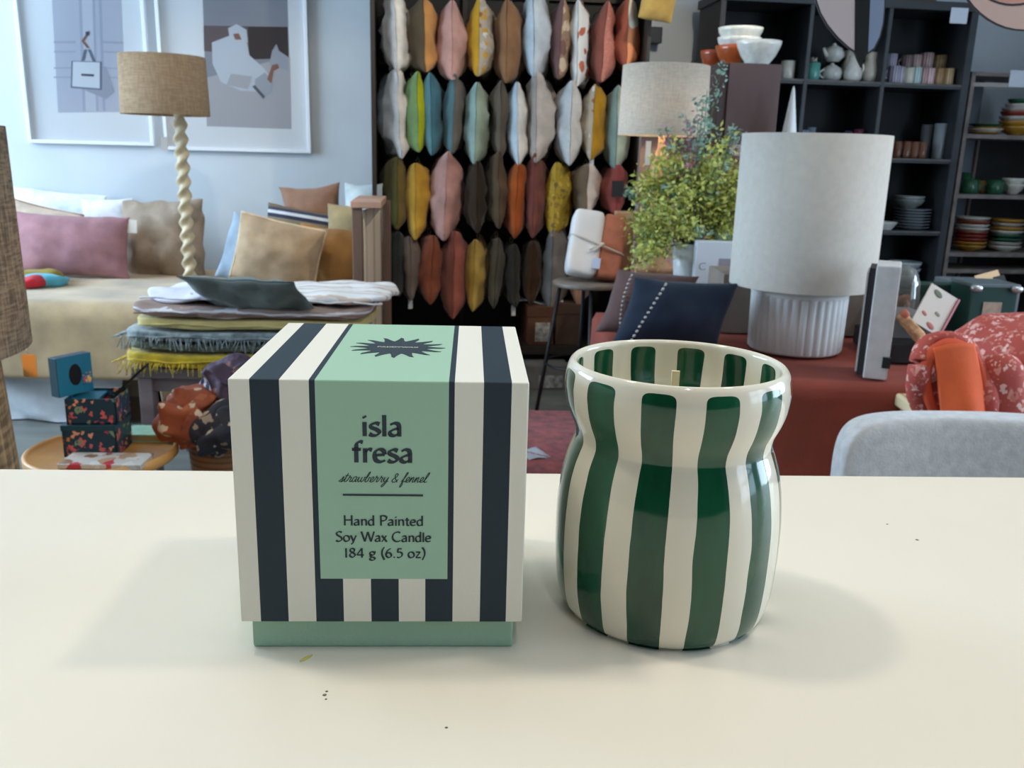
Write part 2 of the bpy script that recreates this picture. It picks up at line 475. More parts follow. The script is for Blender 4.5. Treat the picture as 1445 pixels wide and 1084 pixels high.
def write(mb, s, cx, base, xh, width, font=G, a=.135, b=.065, nib=0.5, shear=0.0, mi=0, T=None, z=0.0, sy=1.0):
    """centre the line at cx, baseline base, x height xh, whole width given; pen with an elliptical nib"""
    tw = text_width(s, font) - 0.1
    sx = width / tw
    x = cx - width / 2 - 0.03 * sx
    for ch in s:
        adv, strokes = font[ch]
        for st in strokes:
            pts = cat_rom(st) if len(st) > 2 else [Vector(p) for p in st]
            P = [Vector((x + (p.x + shear * p.y) * sx, base + p.y * xh * sy)) for p in pts]
            L, Rr = [], []
            for i, p in enumerate(P):
                d = P[min(i + 1, len(P) - 1)] - P[max(i - 1, 0)]
                if d.length < 1e-9: d = Vector((1, 0))
                d.normalize()
                ph = math.atan2(d.y, d.x)
                w = xh * math.hypot(a * math.sin(ph - nib), b * math.cos(ph - nib))
                n_ = Vector((-d.y, d.x)) * w
                L.append(p + n_); Rr.append(p - n_)
            k = len(P)
            vs = [(p.x, p.y, z) for p in L] + [(p.x, p.y, z) for p in Rr]
            fs = [(i, k + i, k + i + 1, i + 1) for i in range(k - 1)]
            mb.add(vs, fs, mi, False, T)
        x += adv * sx
    return mb

# ================================================================== THE ROOM
WS = 0.12                                  # the back of the shop is turned by this slope
WA = math.atan(WS)
def wall_y(x): return 5.19 + WS * x
white_wall = M((206, 212, 218), 0.85, n=0.02, ns=3, b=0.08, bs=90)
floor_m = M((116, 118, 114), 0.32, n=0.10, ns=2.5, b=0.04, bs=40, stretch=(1, 5, 1))
struct(MB().box2((-5, -3, -0.1), (4.2, 6.6, 0)).build('floor', floor_m))
struct(MB().box2((-5, -3, 2.9), (4.2, 6.6, 3.0)).build('ceiling', M((225, 222, 215), 0.9)))
struct(MB().box((0, 0, 1.45), (11.0, 0.1, 2.9), T=T3(-0.3, wall_y(-0.3) + 0.052, 0, rz=WA)).build('wall_back', white_wall))
def wall_with_openings(name, axis, pos, lo, hi, opens, mat, th=0.12, top=2.9):
    """wall across axis at pos from lo to hi; opens = [(a, b, z0, z1)]"""
    mb = MB()
    def slab(a, b, z0, z1):
        if b - a < 1e-4 or z1 - z0 < 1e-4: return
        if axis == 'X': mb.box2((pos - th / 2, a, z0), (pos + th / 2, b, z1))
        else: mb.box2((a, pos - th / 2, z0), (b, pos + th / 2, z1))
    cur = lo
    for a, b, z0, z1 in sorted(opens):
        slab(cur, a, 0, top); slab(a, b, 0, z0); slab(a, b, z1, top); cur = b
    slab(cur, hi, 0, top)
    return struct(mb.build(name, mat))
RW = [(-1.3, 0.2, 0.7, 2.5), (0.7, 2.5, 0.7, 2.5)]
LW = [(1.6, 4.2, 0.9, 2.6)]
FW = []
wall_with_openings('wall_right', 'X', 3.6, -2.9, 5.75, RW, white_wall)
wall_with_openings('wall_left', 'X', -4.5, -2.9, 4.75, LW, white_wall)
wall_with_openings('wall_front', 'Y', -2.9, -4.55, 3.65, FW, M((58, 55, 52), .9))
dark_frame = M((60, 62, 64), 0.4)
def window(n, axis, pos, o, cols, rows):
    a, b, z0, z1 = o
    mb = MB(); t = 0.05
    def bar(p0, p1):
        if axis == 'X': mb.box2((pos - .03, p0[0], p0[1]), (pos + .03, p1[0], p1[1]))
        else: mb.box2((p0[0], pos - .03, p0[1]), (p1[0], pos + .03, p1[1]))
    bar((a, z0), (b, z0 + t)); bar((a, z1 - t), (b, z1))
    for i in range(cols + 1):
        c = a + t / 2 + (b - a - t) * i / cols; bar((c - t / 2, z0 + t), (c + t / 2, z1 - t))
    for j in range(1, rows):
        c = z0 + (z1 - z0) * j / rows; bar((a + t, c - t / 2), (b - t, c + t / 2))
    return struct(mb.build('window_%d' % n, dark_frame))
k = 1
for o in RW: window(k, 'X', 3.6, o, 2, 2); k += 1
for o in LW: window(k, 'X', -4.5, o, 3, 1); k += 1
for o in FW: window(k, 'Y', -2.9, o, 3, 1); k += 1

# ================================================================== COUNTER
CY = 0.0534
edge = onz(722, 666, 1.0)
top_m = M((239, 231, 216), 0.36, n=0.015, ns=5, b=0.03, bs=200)
counter = thing('shop_counter', 'long smooth cream shop counter under the candle and its box', 'counter', (edge.x, edge.y, 0), CY)
MB().box2((-1.25, -0.86, 0.965), (1.35, 0, 1.0)).build('countertop', top_m, counter, bevel=0.0025)
MB().box2((-1.2, -0.80, 0.0), (1.3, -0.05, 0.965)).build('counter_body', M((214, 210, 200), 0.6), counter)
mb = MB()
for px, py, r in ((1091, 727, .0006), (1294, 762, .0008), (1252, 740, .0005), (458, 981, .0007), (461, 976, .0005), (460, 987, .0004), (630, 1027, .0005)):
    p = onz(px, py, 1.0) - Vector((edge.x, edge.y, 0)); p = Matrix.Rotation(-CY, 3, 'Z') @ p
    mb.lathe([(r, 1.00005), (r * .6, 1.0002)], 7, 0, Matrix.Translation((p.x, p.y, 0)))
mb.build('speck', M((120, 112, 95), 0.8), counter)
p = onz(432, 929, 1.0) - Vector((edge.x, edge.y, 0)); p = Matrix.Rotation(-CY, 3, 'Z') @ p
MB().lathe([(.0028, 1.00005), (.0020, 1.00012)], 12, 0, Matrix.Translation((p.x, p.y, 0)) @ Matrix.Rotation(0.9, 4, 'Z') @ Matrix.Diagonal((1, .3, 1, 1))).build('yellow_mark', M((226, 212, 110), 0.7), counter)

# ================================================================== THE CANDLE BOX
S = 0.095; BYAW = 0.0502
bo = CAM + Vector((-.9403, 2.8304, -.7412)) * S
bex = Vector((math.cos(BYAW), math.sin(BYAW), 0)); bey = Vector((-math.sin(BYAW), math.cos(BYAW), 0))
bc = bo + bex * (S / 2) + bey * (S / 2)
box = thing('candle_box', 'cream and navy striped lidded gift box with mint green label on the counter', 'box', (bc.x, bc.y, 1.0), BYAW)
LT = bo.z - 1.0; LB = LT - .8928 * S
def front(px, py):
    d = ray(px, py); t = (bo - CAM).dot(bey) / d.dot(bey)
    q = CAM + d * t
    return (q - bo).dot(bex) - S / 2, q.z - 1.0
def top_uv(px, py):
    q = onz(px, py, bo.z)
    return (q - bc).dot(bex), (q - bc).dot(bey)
CREAM, NAVY, MINT = (236, 234, 224), (38, 54, 66), (165, 203, 180)
def lid_material():
    m, N, L, P = nt('printed_paper')
    P.inputs['Roughness'].default_value = 0.55; P.inputs['Specular IOR Level'].default_value = 0.3
    tc = N.new('ShaderNodeTexCoord'); s = N.new('ShaderNodeSeparateXYZ'); L.new(tc.outputs['Object'], s.inputs[0])
    mr = N.new('ShaderNodeMapRange'); mr.inputs['From Min'].default_value = -S / 2; mr.inputs['From Max'].default_value = S / 2
    L.new(s.outputs['X'], mr.inputs['Value'])
    def ramp(st):
        r = N.new('ShaderNodeValToRGB'); r.color_ramp.interpolation = 'CONSTANT'; e = r.color_ramp.elements
        while len(e) < len(st): e.new(.5)
        for i, (p, c) in enumerate(st): e[i].position = p; e[i].color = lin(c)
        L.new(mr.outputs['Result'], r.inputs['Fac']); return r.outputs['Color']
    ed = [0, .068, .166, .264, .361, .458, .555, .652, .748, .845, .941]
    a = ramp([(p, CREAM if i % 2 == 0 else NAVY) for i, p in enumerate(ed)])
    b = ramp([(0, CREAM), (.068, NAVY), (.166, CREAM), (.264, NAVY), (.285, MINT), (.727, NAVY), (.748, CREAM), (.845, NAVY), (.941, CREAM)])
    zp = front(541, 817)[1]
    gt = N.new('ShaderNodeMath'); gt.operation = 'GREATER_THAN'; gt.inputs[1].default_value = zp; L.new(s.outputs['Z'], gt.inputs[0])
    mx = N.new('ShaderNodeMix'); mx.data_type = 'RGBA'
    L.new(gt.outputs[0], mx.inputs['Factor']); L.new(a, mx.inputs['A']); L.new(b, mx.inputs['B'])
    L.new(mx.outputs['Result'], P.inputs['Base Color'])
    nz = N.new('ShaderNodeTexNoise'); nz.inputs['Scale'].default_value = 900; L.new(tc.outputs['Object'], nz.inputs['Vector'])
    bp = N.new('ShaderNodeBump'); bp.inputs['Strength'].default_value = 0.12; bp.inputs['Distance'].default_value = .0004
    L.new(nz.outputs['Fac'], bp.inputs['Height']); L.new(bp.outputs['Normal'], P.inputs['Normal'])
    return m
h = S / 2
lid = MB().add([(-h, -h, LB), (h, -h, LB), (h, h, LB), (-h, h, LB), (-h, -h, LT), (h, -h, LT), (h, h, LT), (-h, h, LT)],
               [(4, 5, 6, 7), (0, 1, 5, 4), (1, 2, 6, 5), (2, 3, 7, 6), (3, 0, 4, 7)]).build('lid', lid_material(), box, solid=0.0014, bevel=0.0007)
mint_m = M(MINT, 0.55, b=.1, bs=900, spec=.3)
i_ = .0028
MB().box2((-h + i_, -h + i_, 0), (h - i_, h - i_, LT - .004)).build('box_base', mint_m, box, bevel=0.0008)
ink = M((38, 52, 64), 0.6)
def line(s, x0, x1, base, xh, font=G, **k):
    a0, z0 = front(x0, base); a1, _ = front(x1, base); _, z1 = front((x0 + x1) / 2, base - xh)
    _, zb = front((x0 + x1) / 2, base)
    mb = MB()
    write(mb, s, (a0 + a1) / 2, zb, z1 - zb, a1 - a0, font, T=Matrix.Translation((0, -h - .00012, 0)) @ Matrix.Rotation(PI / 2, 4, 'X'), **k)
    return mb
mb = line('isla', 511, 567, 615.8, 20, a=.165, b=.07, nib=.55)
mb.build('name_lettering', ink, lid)
line('fresa', 497, 582, 653, 20, a=.165, b=.07, nib=.55).build('name_lettering', ink, lid)
line('strawberry & fennel', 478, 601, 680.5, 7.6, GS, a=.088, b=.062, shear=.42).build('scent_lettering', ink, lid)
for s, x0, x1, b_ in (('Hand Painted', 485, 597, 741.8), ('Soy Wax Candle', 474, 608, 764.6), ('184 g (6.5 oz)', 486, 600, 787.2)):
    line(s, x0, x1, b_, 8.9, a=.155, b=.075, nib=.55).build('detail_lettering', ink, lid)
a0, z0 = front(484, 699.5); a1, z1 = front(597, 698.0)
MB().box2((a0, -h - .0002, z0), (a1, -h, z1)).build('printed_rule', ink, lid)
# sun mark on the lid
cx, cy = top_uv(561.5, 490.5)
x0, _ = top_uv(489, 490); x1, _ = top_uv(624, 490); _, y0 = top_uv(560, 503.3); _, y1 = top_uv(560, 475.3)
rx, ry = (x1 - x0) / 2, (y1 - y0) / 2
poly = []
NR = 16
for i in range(NR):
    a = 2 * PI * i / NR + PI / 2
    for da, rr in ((-.5, .60), (-.34, .67), (-.22, .80), (-.17, .91), (.02, 1.0), (.08, .86), (.24, .72), (.40, .64)):
        sg = 1 if i <= NR / 2 else -1
        aa = a + da * 2 * PI / NR
        k_ = rr if rr > .57 else .56
        poly.append((cx + rx * k_ * math.cos(aa), cy + ry * k_ * math.sin(aa)))
MB().prism(poly, LT + .00005, LT + .00015).build('sun_mark', ink, lid)
mb = MB()
write(mb, 'PADDYWAX', cx, cy - .0008, .0010, rx * .86, a=.14, b=.14, T=Matrix.Translation((0, 0, LT + .0002)))
mb.build('mark_lettering', M(CREAM, .6), lid)

# ================================================================== THE CANDLE
cc = Vector((.0598, .313, 1.0))
face = math.atan2(-.313, -.0598)            # azimuth that looks back to the camera
def candle_material():
    m, N, L, P = nt('glazed_stripes')
    P.inputs['Roughness'].default_value = 0.10; P.inputs['Coat Weight'].default_value = 0.25; P.inputs['Coat Roughness'].default_value = 0.02
    tc = N.new('ShaderNodeTexCoord'); s = N.new('ShaderNodeSeparateXYZ'); L.new(tc.outputs['Object'], s.inputs[0])
    def mth(op, a, b=None, c=None):
        n = N.new('ShaderNodeMath'); n.operation = op
        for i, v in enumerate((a, b, c)):
            if v is None: continue
            if isinstance(v, (int, float)): n.inputs[i].default_value = v
            else: L.new(v, n.inputs[i])
        return n.outputs[0]
    ang = mth('ARCTAN2', s.outputs['Y'], s.outputs['X'])
    nz = N.new('ShaderNodeTexNoise'); nz.inputs['Scale'].default_value = 42; nz.inputs['Detail'].default_value = 1.5
    L.new(tc.outputs['Object'], nz.inputs['Vector'])
    wob = mth('MULTIPLY_ADD', nz.outputs['Fac'], .12, -.06)
    t = mth('ADD', mth('MULTIPLY', mth('SUBTRACT', ang, face + math.radians(-7.5)), 12 / (2 * PI)), mth('ADD', wob, 24.5))
    fr = mth('SUBTRACT', mth('FRACT', t), .5)
    sx = mth('DIVIDE', mth('ABSOLUTE', fr), .275)
    sx4 = mth('POWER', sx, 4.0)
    zz = mth('MAXIMUM', mth('DIVIDE', mth('SUBTRACT', s.outputs['Z'], .0895), .0036), 0.0)
    v = mth('ADD', sx4, mth('POWER', zz, 4.0))
    mask = mth('LESS_THAN', v, 1.0)
    # brushed glaze variation in the green
    n2 = N.new('ShaderNodeTexNoise'); n2.inputs['Scale'].default_value = 60; n2.inputs['Detail'].default_value = 5
    mp = N.new('ShaderNodeMapping'); mp.inputs['Scale'].default_value = (1, 1, .35)
    L.new(tc.outputs['Object'], mp.inputs[0]); L.new(mp.outputs[0], n2.inputs['Vector'])
    g = N.new('ShaderNodeValToRGB'); g.color_ramp.elements[0].position = .3; g.color_ramp.elements[1].position = .75
    g.color_ramp.elements[0].color = lin((6, 56, 38)); g.color_ramp.elements[1].color = lin((24, 92, 62))
    L.new(n2.outputs['Fac'], g.inputs['Fac'])
    mx = N.new('ShaderNodeMix'); mx.data_type = 'RGBA'; mx.inputs['A'].default_value = lin((236, 230, 213))
    L.new(mask, mx.inputs['Factor']); L.new(g.outputs['Color'], mx.inputs['B']); L.new(mx.outputs['Result'], P.inputs['Base Color'])
    bp = N.new('ShaderNodeBump'); bp.inputs['Strength'].default_value = .25; bp.inputs['Distance'].default_value = .0012
    n3 = N.new('ShaderNodeTexNoise'); n3.inputs['Scale'].default_value = 35; L.new(tc.outputs['Object'], n3.inputs['Vector'])
    L.new(n3.outputs['Fac'], bp.inputs['Height']); L.new(bp.outputs['Normal'], P.inputs['Normal'])
    return m
candle = thing('candle_jar', 'glossy cream ceramic candle jar with green vertical stripes on the counter', 'candle', cc)
prof = [(0, .0002), (.0335, 0), (.0355, .0003), (.0372, .0013), (.039, .004), (.0405, .010), (.0414, .020), (.0417, .032), (.0414, .042), (.0404, .051),
        (.0388, .0585), (.0372, .0633), (.0360, .0665), (.0358, .0685), (.0364, .0716), (.0382, .0757), (.0396, .080), (.0403, .0845), (.0405, .0875),
        (.0402, .0908), (.0394, .0938), (.0386, .0951), (.0378, .0957), (.0370, .0953), (.0364, .0940), (.0366, .090), (.0362, .082), (.0345, .075), (.0325, .068), (.0335, .055), (0, .055)]
# smooth the outline
pp = cat_rom(prof, 4)
pr = []
for q in pp:
    if not pr or (Vector(q) - Vector(pr[-1])).length > 1e-5: pr.append((max(q[0], 0), q[1]))
MB().lathe(pr, 96, 0, caps=False).build('vessel', candle_material(), candle)
MB().lathe([(0, .0660), (.030, .0662), (.0326, .0672), (.0331, .0660)], 48, 0, caps=False).build('wax', M((240, 230, 196), .45, n=.02, ns=60), candle)
wt = at(953.5, 528, cc.y) - cc
MB().box2((-.0014, -.0006, .066), (.0014, .0006, wt.z + .0012), T=Matrix.Translation((wt.x, 0, 0))).build('wick', M((238, 222, 180), .8), candle)

# ================================================================== PICTURES ON THE BACK WALL
def picture(px0, px1, pyb, htop, label, kind):
    """frame hung on the back wall, bottom edge at pyb"""
    def onwall(px, py):
        d = ray(px, py); t = (5.19 - 0) / (d.y - WS * d.x); return CAM + d * t
    a = onwall(px0, pyb); b = onwall(px1, pyb)
    w = (b - a).length; c = (a + b) / 2; hgt = htop - c.z
    root = thing('framed_picture', label, 'picture', (c.x, c.y - .035, c.z), WA, 'framed pictures on the back wall')
    fm = M((232, 234, 238), .45)
    f = .018
    MB().box2((-w / 2, 0, 0), (-w / 2 + f, .035, hgt)).box2((w / 2 - f, 0, 0), (w / 2, .035, hgt)) \
        .box2((-w / 2 + f, 0, 0), (w / 2 - f, .035, f)).box2((-w / 2 + f, 0, hgt - f), (w / 2 - f, .035, hgt)).build('frame', fm, root, bevel=.002)
    MB().box2((-w / 2 + f, .026, f), (w / 2 - f, .034, hgt - f)).build('mat_board', M((240, 244, 250), .7), root)
    return root, w, hgt, f, a, b, c
def on_pic(px, py, c, hgt):
    d = ray(px, py); yy = 5.19 - .035 + .026
    t = yy / (d.y - WS * d.x); q = CAM + d * t - Vector((c.x, c.y - .035, c.z))
    q = Matrix.Rotation(-WA, 3, 'Z') @ q
    return q.x, q.z
# left: a white carrier bag hanging on a panelled door
root, w, hg, f, a, b, c = picture(45, 221, 204, 2.16, 'white framed photo of a white carrier bag hanging on a panelled door', 0)
pr_ = MB()
mats = [M((196, 200, 216), .6), M((176, 182, 202), .6), M((224, 230, 240), .6), M((110, 120, 140), .6), M((150, 104, 84), .6), M((70, 74, 86), .6), M((168, 172, 190), .6), M((206, 210, 224), .6)]
def quad(pts, mi, lv):
    P = [on_pic(x, y, c, hg) for x, y in pts]
    n = len(P); y0 = .0258 - .0004 * lv
    pr_.add([(p[0], y0, p[1]) for p in P], [tuple(range(n))], mi)
quad([(70, -60), (169, -60), (178, 158), (82, 159)], 0, 0)
for x0, x1, mi in ((109, 113, 1), (113, 128, 7), (128, 131, 1), (137, 141, 1)):
    quad([(x0, -60), (x1, -60), (x1 + 8, 157), (x0 + 8, 157)], mi, 1)
for y0, y1 in ((58, 61), (72, 74), (95, 97), (108, 110)):
    quad([(76, y0), (107, y0), (107, y1), (76, y1)], 1, 2); quad([(143, y0), (174, y0 + 1), (174, y1 + 1), (143, y1)], 1, 2)
quad([(110, 96), (150, 94), (162, 130), (150, 140), (112, 124)], 6, 3)
quad([(101, 86), (144, 87), (144, 127), (100, 124)], 3, 4); quad([(103, 87), (141, 88), (141, 125), (102, 122)], 2, 5)
for p_, q_ in (((117, 86), (121, 70)), ((133, 87), (126, 70)), ((125, 68), (117, 58)), ((117, 58), (125, 46))):
    quad([(p_[0] - 2, p_[1]), (p_[0] + 2, p_[1]), (q_[0] + 2, q_[1]), (q_[0] - 2, q_[1])], 4 if q_[1] < 60 else 3, 6)
quad([(121, 45), (126, 44), (126, 50), (121, 50)], 5, 7)
quad([(115, 104), (133, 105), (133, 108), (115, 107)], 5, 8)
pr_.build('print', mats, root)
MB().add([(-w / 2 + f, .009, f), (w / 2 - f, .009, f), (w / 2 - f, .009, hg - f), (-w / 2 + f, .009, hg - f)], [(0, 1, 2, 3)]).build('glass_pane', glass_mat(), root)
# right: somebody wrapped in white towels sitting on a bed
root, w, hg, f, a, b, c = picture(236, 441, 214, 2.16, 'white framed photo of a person in white towels on a bed', 1)
pr_ = MB()
mats = [M((150, 154, 166), .6), M((110, 96, 100), .6), M((62, 52, 52), .6), M((206, 214, 226), .6), M((172, 178, 190), .6), M((150, 104, 90), .6), M((186, 186, 194), .6), M((96, 100, 110), .6)]
quad([(284, -60), (404, -60), (411, 182), (292, 178)], 0, 0)
quad([(287, 36), (406, 38), (408, 84), (288, 72)], 1, 1); quad([(350, 38), (406, 38), (407, 82), (352, 84)], 2, 2)
quad([(290, 110), (409, 80), (411, 182), (292, 178)], 6, 3)
quad([(299, 60), (330, 48), (348, 56), (352, 78), (372, 96), (384, 112), (372, 130), (340, 128), (312, 116), (300, 90)], 3, 4)
quad([(322, 40), (334, 34), (348, 42), (350, 60), (336, 62), (324, 54)], 3, 5); quad([(329, 48), (337, 47), (341, 56), (332, 56)], 5, 6)
quad([(360, 112), (374, 102), (386, 116), (382, 132), (372, 138), (360, 126)], 4, 6); quad([(377, 112), (384, 92), (392, 90), (394, 96), (386, 100), (383, 118)], 5, 7)
quad([(356, 122), (360, 120), (374, 136), (372, 140)], 7, 8); quad([(326, 104), (356, 108), (350, 126), (320, 120)], 6, 7)
quad([(384, 72), (390, 62), (394, 72), (406, 80), (407, 100), (380, 92)], 4, 4)
pr_.build('print', mats, root)
MB().add([(-w / 2 + f, .009, f), (w / 2 - f, .009, f), (w / 2 - f, .009, hg - f), (-w / 2 + f, .009, hg - f)], [(0, 1, 2, 3)]).build('glass_pane', glass_mat(), root)

# ================================================================== CUSHION RACK
RA = WA
def RY(x, y): return y + WS * x
rx0 = at(536, 300, 4.55).x; rx1 = at(900, 300, 4.58).x
rw = rx1 - rx0; rcx = (rx0 + rx1) / 2
rack = thing('cushion_rack', 'tall black display rack hung with rows of coloured cushions', 'rack', (rcx, RY(rcx, 4.50), 0), RA)
blk = M((22, 20, 19), .6, n=.2, ns=6); post = M((46, 38, 32), .55, n=.15, ns=10, stretch=(1, 1, .2))
RD = .52
MB().box2((-rw / 2, RD - .02, 0), (rw / 2, RD, 2.45)).build('back_panel', blk, rack)
for x in (-.165 * rw + .012, .17 * rw):
    MB().box2((x - .014, RD - .05, .2), (x + .014, RD - .02, 2.43)).build('post', post, rack, bevel=.002)
MB().box2((-rw / 2, 0, 2.43), (rw / 2, RD, 2.46)).build('top_board', post, rack)
MB().box2((-rw / 2, 0, .16), (rw / 2, RD, .2)).build('bottom_shelf', post, rack)
MB().box2((-rw / 2 - .02, .0, 0), (-rw / 2, RD, 2.46)).build('side_panel', post, rack)
MB().box2((rw / 2, 0, 0), (rw / 2 + .016, RD, 2.46)).build('side_panel', post, rack)
rowz = {}
for i, py in enumerate((-8, 98, 214, 322)):
    z = at(722, py, 4.72).z + .02; rowz[i] = z
    MB().box2((-rw / 2, RD - .05, z), (rw / 2, RD - .02, z + .02)).build('rail', post, rack)
OL = ['first', 'second', 'third', 'fourth', 'fifth', 'sixth', 'seventh', 'eighth', 'ninth', 'tenth', 'eleventh']
floral_m = spots((176, 160, 140), [(196, 150, 60), (214, 208, 200), (150, 96, 60), (190, 180, 172)], 26, .4)
rust_fl = spots((226, 220, 212), [(168, 72, 46), (226, 220, 212), (190, 104, 74)], 18, .42)
salm = spots((196, 118, 100), [(226, 160, 140), (176, 96, 80), (214, 140, 120)], 120, .4)
tanp = spots((150, 118, 92), [(190, 160, 120), (120, 84, 70), (206, 180, 150)], 16, .5)
gold_fl = spots((176, 144, 40), [(140, 110, 40), (200, 170, 70), (120, 104, 60)], 34, .4)
coral = bands([(-.30, (246, 236, 216)), (-.10, (240, 150, 100)), (.09, (246, 238, 220)), (.30, (0, 0, 0))], 'Z', warp=.12)
CU = [  # row: (x, top, bottom, width, left colour, right material/colour, words, tag); plain whites and greys have cool left, warm right light in the colours
 [(555, -12, 100, 38, (214, 222, 230), (236, 226, 214), 'crumpled white cushion with ruffled edge', 0), (592, 0, 102, 50, (96, 82, 62), (208, 146, 84), 'tan orange cushion with dark olive back', 0),
  (634, 4, 114, 44, (208, 160, 150), (208, 158, 146), 'dusty pink cushion', 0), (680, 0, 106, 42, (212, 160, 40), floral_m, 'mustard cushion with floral front', 0),
  (720, 4, 118, 40, (152, 110, 76), (150, 108, 74), 'plain brown cushion', 0), (759, -14, 108, 42, (186, 200, 212), (196, 200, 204), 'pale blue grey cushion', 0),
  (793, 0, 113, 30, (116, 82, 82), tanp, 'mauve cushion with tan printed front', 0), (822, 4, 120, 28, (216, 218, 218), rust_fl, 'white cushion with rust leaf print', 0),
  (853, 6, 116, 34, (146, 82, 68), salm, 'salmon speckled cushion with brown back', 0), (888, -2, 94, 38, (176, 92, 66), coral, 'terracotta cushion with cream and coral front', 0)],
 [(550, 98, 222, 38, (208, 220, 234), (226, 216, 208), 'crumpled white cushion', 0), (579, 105, 213, 36, (132, 172, 118), (186, 190, 30), 'lime green cushion with yellow side', 0),
  (609, 107, 217, 34, (98, 146, 160), (74, 118, 132), 'teal blue cushion', 0), (639, 107, 216, 32, (90, 128, 138), (116, 108, 100), 'grey cushion with teal back', 0),
  (673, 121, 229, 38, (152, 186, 184), (160, 174, 154), 'pale mint cushion', 0), (703, 116, 221, 28, (104, 96, 84), (100, 90, 78), 'grey brown cushion', 0),
  (729, 119, 231, 34, (190, 212, 230), (232, 226, 218), 'white cushion with pale blue back', 0), (763, 104, 228, 44, (176, 170, 164), (196, 182, 172), 'large pale taupe cushion', 0),
  (804, 116, 231, 40, (200, 206, 210), (214, 204, 194), 'silvery white cushion', 0), (842, 121, 223, 38, floral_m, (190, 136, 28), 'floral cushion with mustard edge', 1),
  (874, 124, 236, 40, (134, 156, 148), (182, 186, 160), 'sage grey cushion half behind the lampshade', 0)],
 [(551, 221, 321, 34, (106, 108, 66), (126, 106, 54), 'olive cushion', 0), (585, 230, 336, 36, (216, 174, 74), (214, 162, 56), 'mustard yellow cushion', 0),
  (625, 217, 336, 50, (206, 164, 160), (206, 152, 142), 'large dusty pink cushion', 0), (668, 228, 326, 30, (62, 50, 38), (58, 46, 36), 'very dark brown cushion', 0),
  (696, 216, 318, 30, (96, 80, 62), (104, 82, 62), 'taupe brown cushion', 0), (729, 229, 334, 34, (176, 88, 38), (178, 86, 34), 'rust orange cushion', 0),
  (758, 219, 333, 32, (126, 72, 66), (136, 78, 70), 'burgundy cushion with pale seam', 0), (790, 231, 331, 36, gold_fl, gold_fl, 'gold patterned cushion', 0),
  (827, 232, 304, 40, (126, 106, 84), (226, 204, 188), 'taupe cushion with cream side', 0), (868, 234, 300, 42, (164, 78, 70), (160, 74, 68), 'red cushion with black square tag', 2)],
 [(553, 326, 416, 32, (72, 74, 70), (66, 66, 64), 'dark grey cushion', 0), (573, 333, 421, 28, (134, 116, 106), (130, 112, 104), 'taupe cushion with white tag', 1),
  (600, 332, 426, 40, (150, 82, 58), (152, 84, 58), 'brown rust cushion', 0), (637, 326, 446, 42, (136, 78, 66), (178, 100, 86), 'salmon brown cushion', 0),
  (672, 339, 437, 32, (182, 142, 58), (204, 168, 84), 'mustard gold cushion', 0), (696, 336, 431, 26, (96, 90, 76), (92, 88, 76), 'dark taupe cushion', 0),
  (721, 344, 431, 26, (60, 60, 56), (62, 60, 54), 'charcoal cushion with white tag', 1), (752, 339, 427, 30, (74, 50, 30), (70, 46, 28), 'dark chocolate cushion', 0),
  (786, 324, 434, 38, (128, 134, 142), (136, 126, 118), 'light grey cushion', 0), (823, 334, 429, 34, (178, 132, 108), (176, 130, 106), 'tan cushion mostly hidden by the towels', 0)],
]
def mm(c): return fab(tuple(v * (.90 if min(c) < 170 else .95) for v in c)) if isinstance(c, tuple) else c
RN = ['top', 'second', 'third', 'bottom']
for r, row in enumerate(CU):
    for i, (px, t, b_, wd, cl, cr, words, tg) in enumerate(row):
        yc = RY(at(px, t, 4.7).x, 4.5) + .235
        A = at(px, t, yc - .13); B = at(px, b_, yc - .13)
        hh = A.z - B.z; hh = hh * 1.04
        ww = (at(px + wd / 2, (t + b_) / 2, yc - .15) - at(px - wd / 2, (t + b_) / 2, yc - .15)).length
        c0 = (A + B) / 2
        yaw = RND.uniform(-.12, .16) - math.atan2(c0.x, yc)
        tilt = RND.uniform(-.05, .05)
        lab = '%s, %s from left in the rack\'s %s row' % (words, OL[i], RN[r])
        root = thing('cushion', lab, 'cushion', (c0.x, yc, (A.z + B.z) / 2), group='cushions hanging on the black rack', rot=(0, tilt, yaw))
        TT = Matrix.Rotation(PI / 2, 4, 'Z')
        # plane of the cushion runs front to back; its -Y face turns to the left (+X after the turn is the right)
        big = 'crumpled' in words or 'large' in words
        MB().pillow(.38, hh, ww * 1.0, p=.10, ex=.37, wr=.020 if big else .013, seed=r * 17 + i * 3.3, n=22, T=Matrix.Rotation(-PI / 2, 4, 'Z'), m2=1).build('cover', [mm(cl), mm(cr)], root)
        zt = hh / 2
        tw3 = Euler((0, tilt, yaw)).to_matrix() @ Vector((0, 0, zt + .008)) + root.location
        pl3 = Matrix.Rotation(-RA, 3, 'Z') @ (tw3 - rack.location)
        MB().tube([(pl3.x, pl3.y - .012, pl3.z + .002), (pl3.x, pl3.y + .01, pl3.z), (pl3.x, RD - .02, pl3.z - .004)], .0022, 6).build('peg', M((150, 150, 152), .35, metal=.8), rack)
        MB().tube([(0, 0, zt - .03), (.009, 0, zt + .005), (0, .0, zt + .022), (-.009, 0, zt + .005), (0, 0, zt - .03)], .0016, 6).build('hanging_loop', M((210, 205, 195), .8), root)
        if tg == 1:
            MB().box2((-.011, -.12, -zt - .05), (.011, -.118, -zt + .006)).build('tag', M((232, 236, 242), .7), root)
        if tg == 2:
            MB().box2((-.03, -.212, -.035), (.03, -.208, .045)).build('tag', M((26, 26, 27), .6), root)
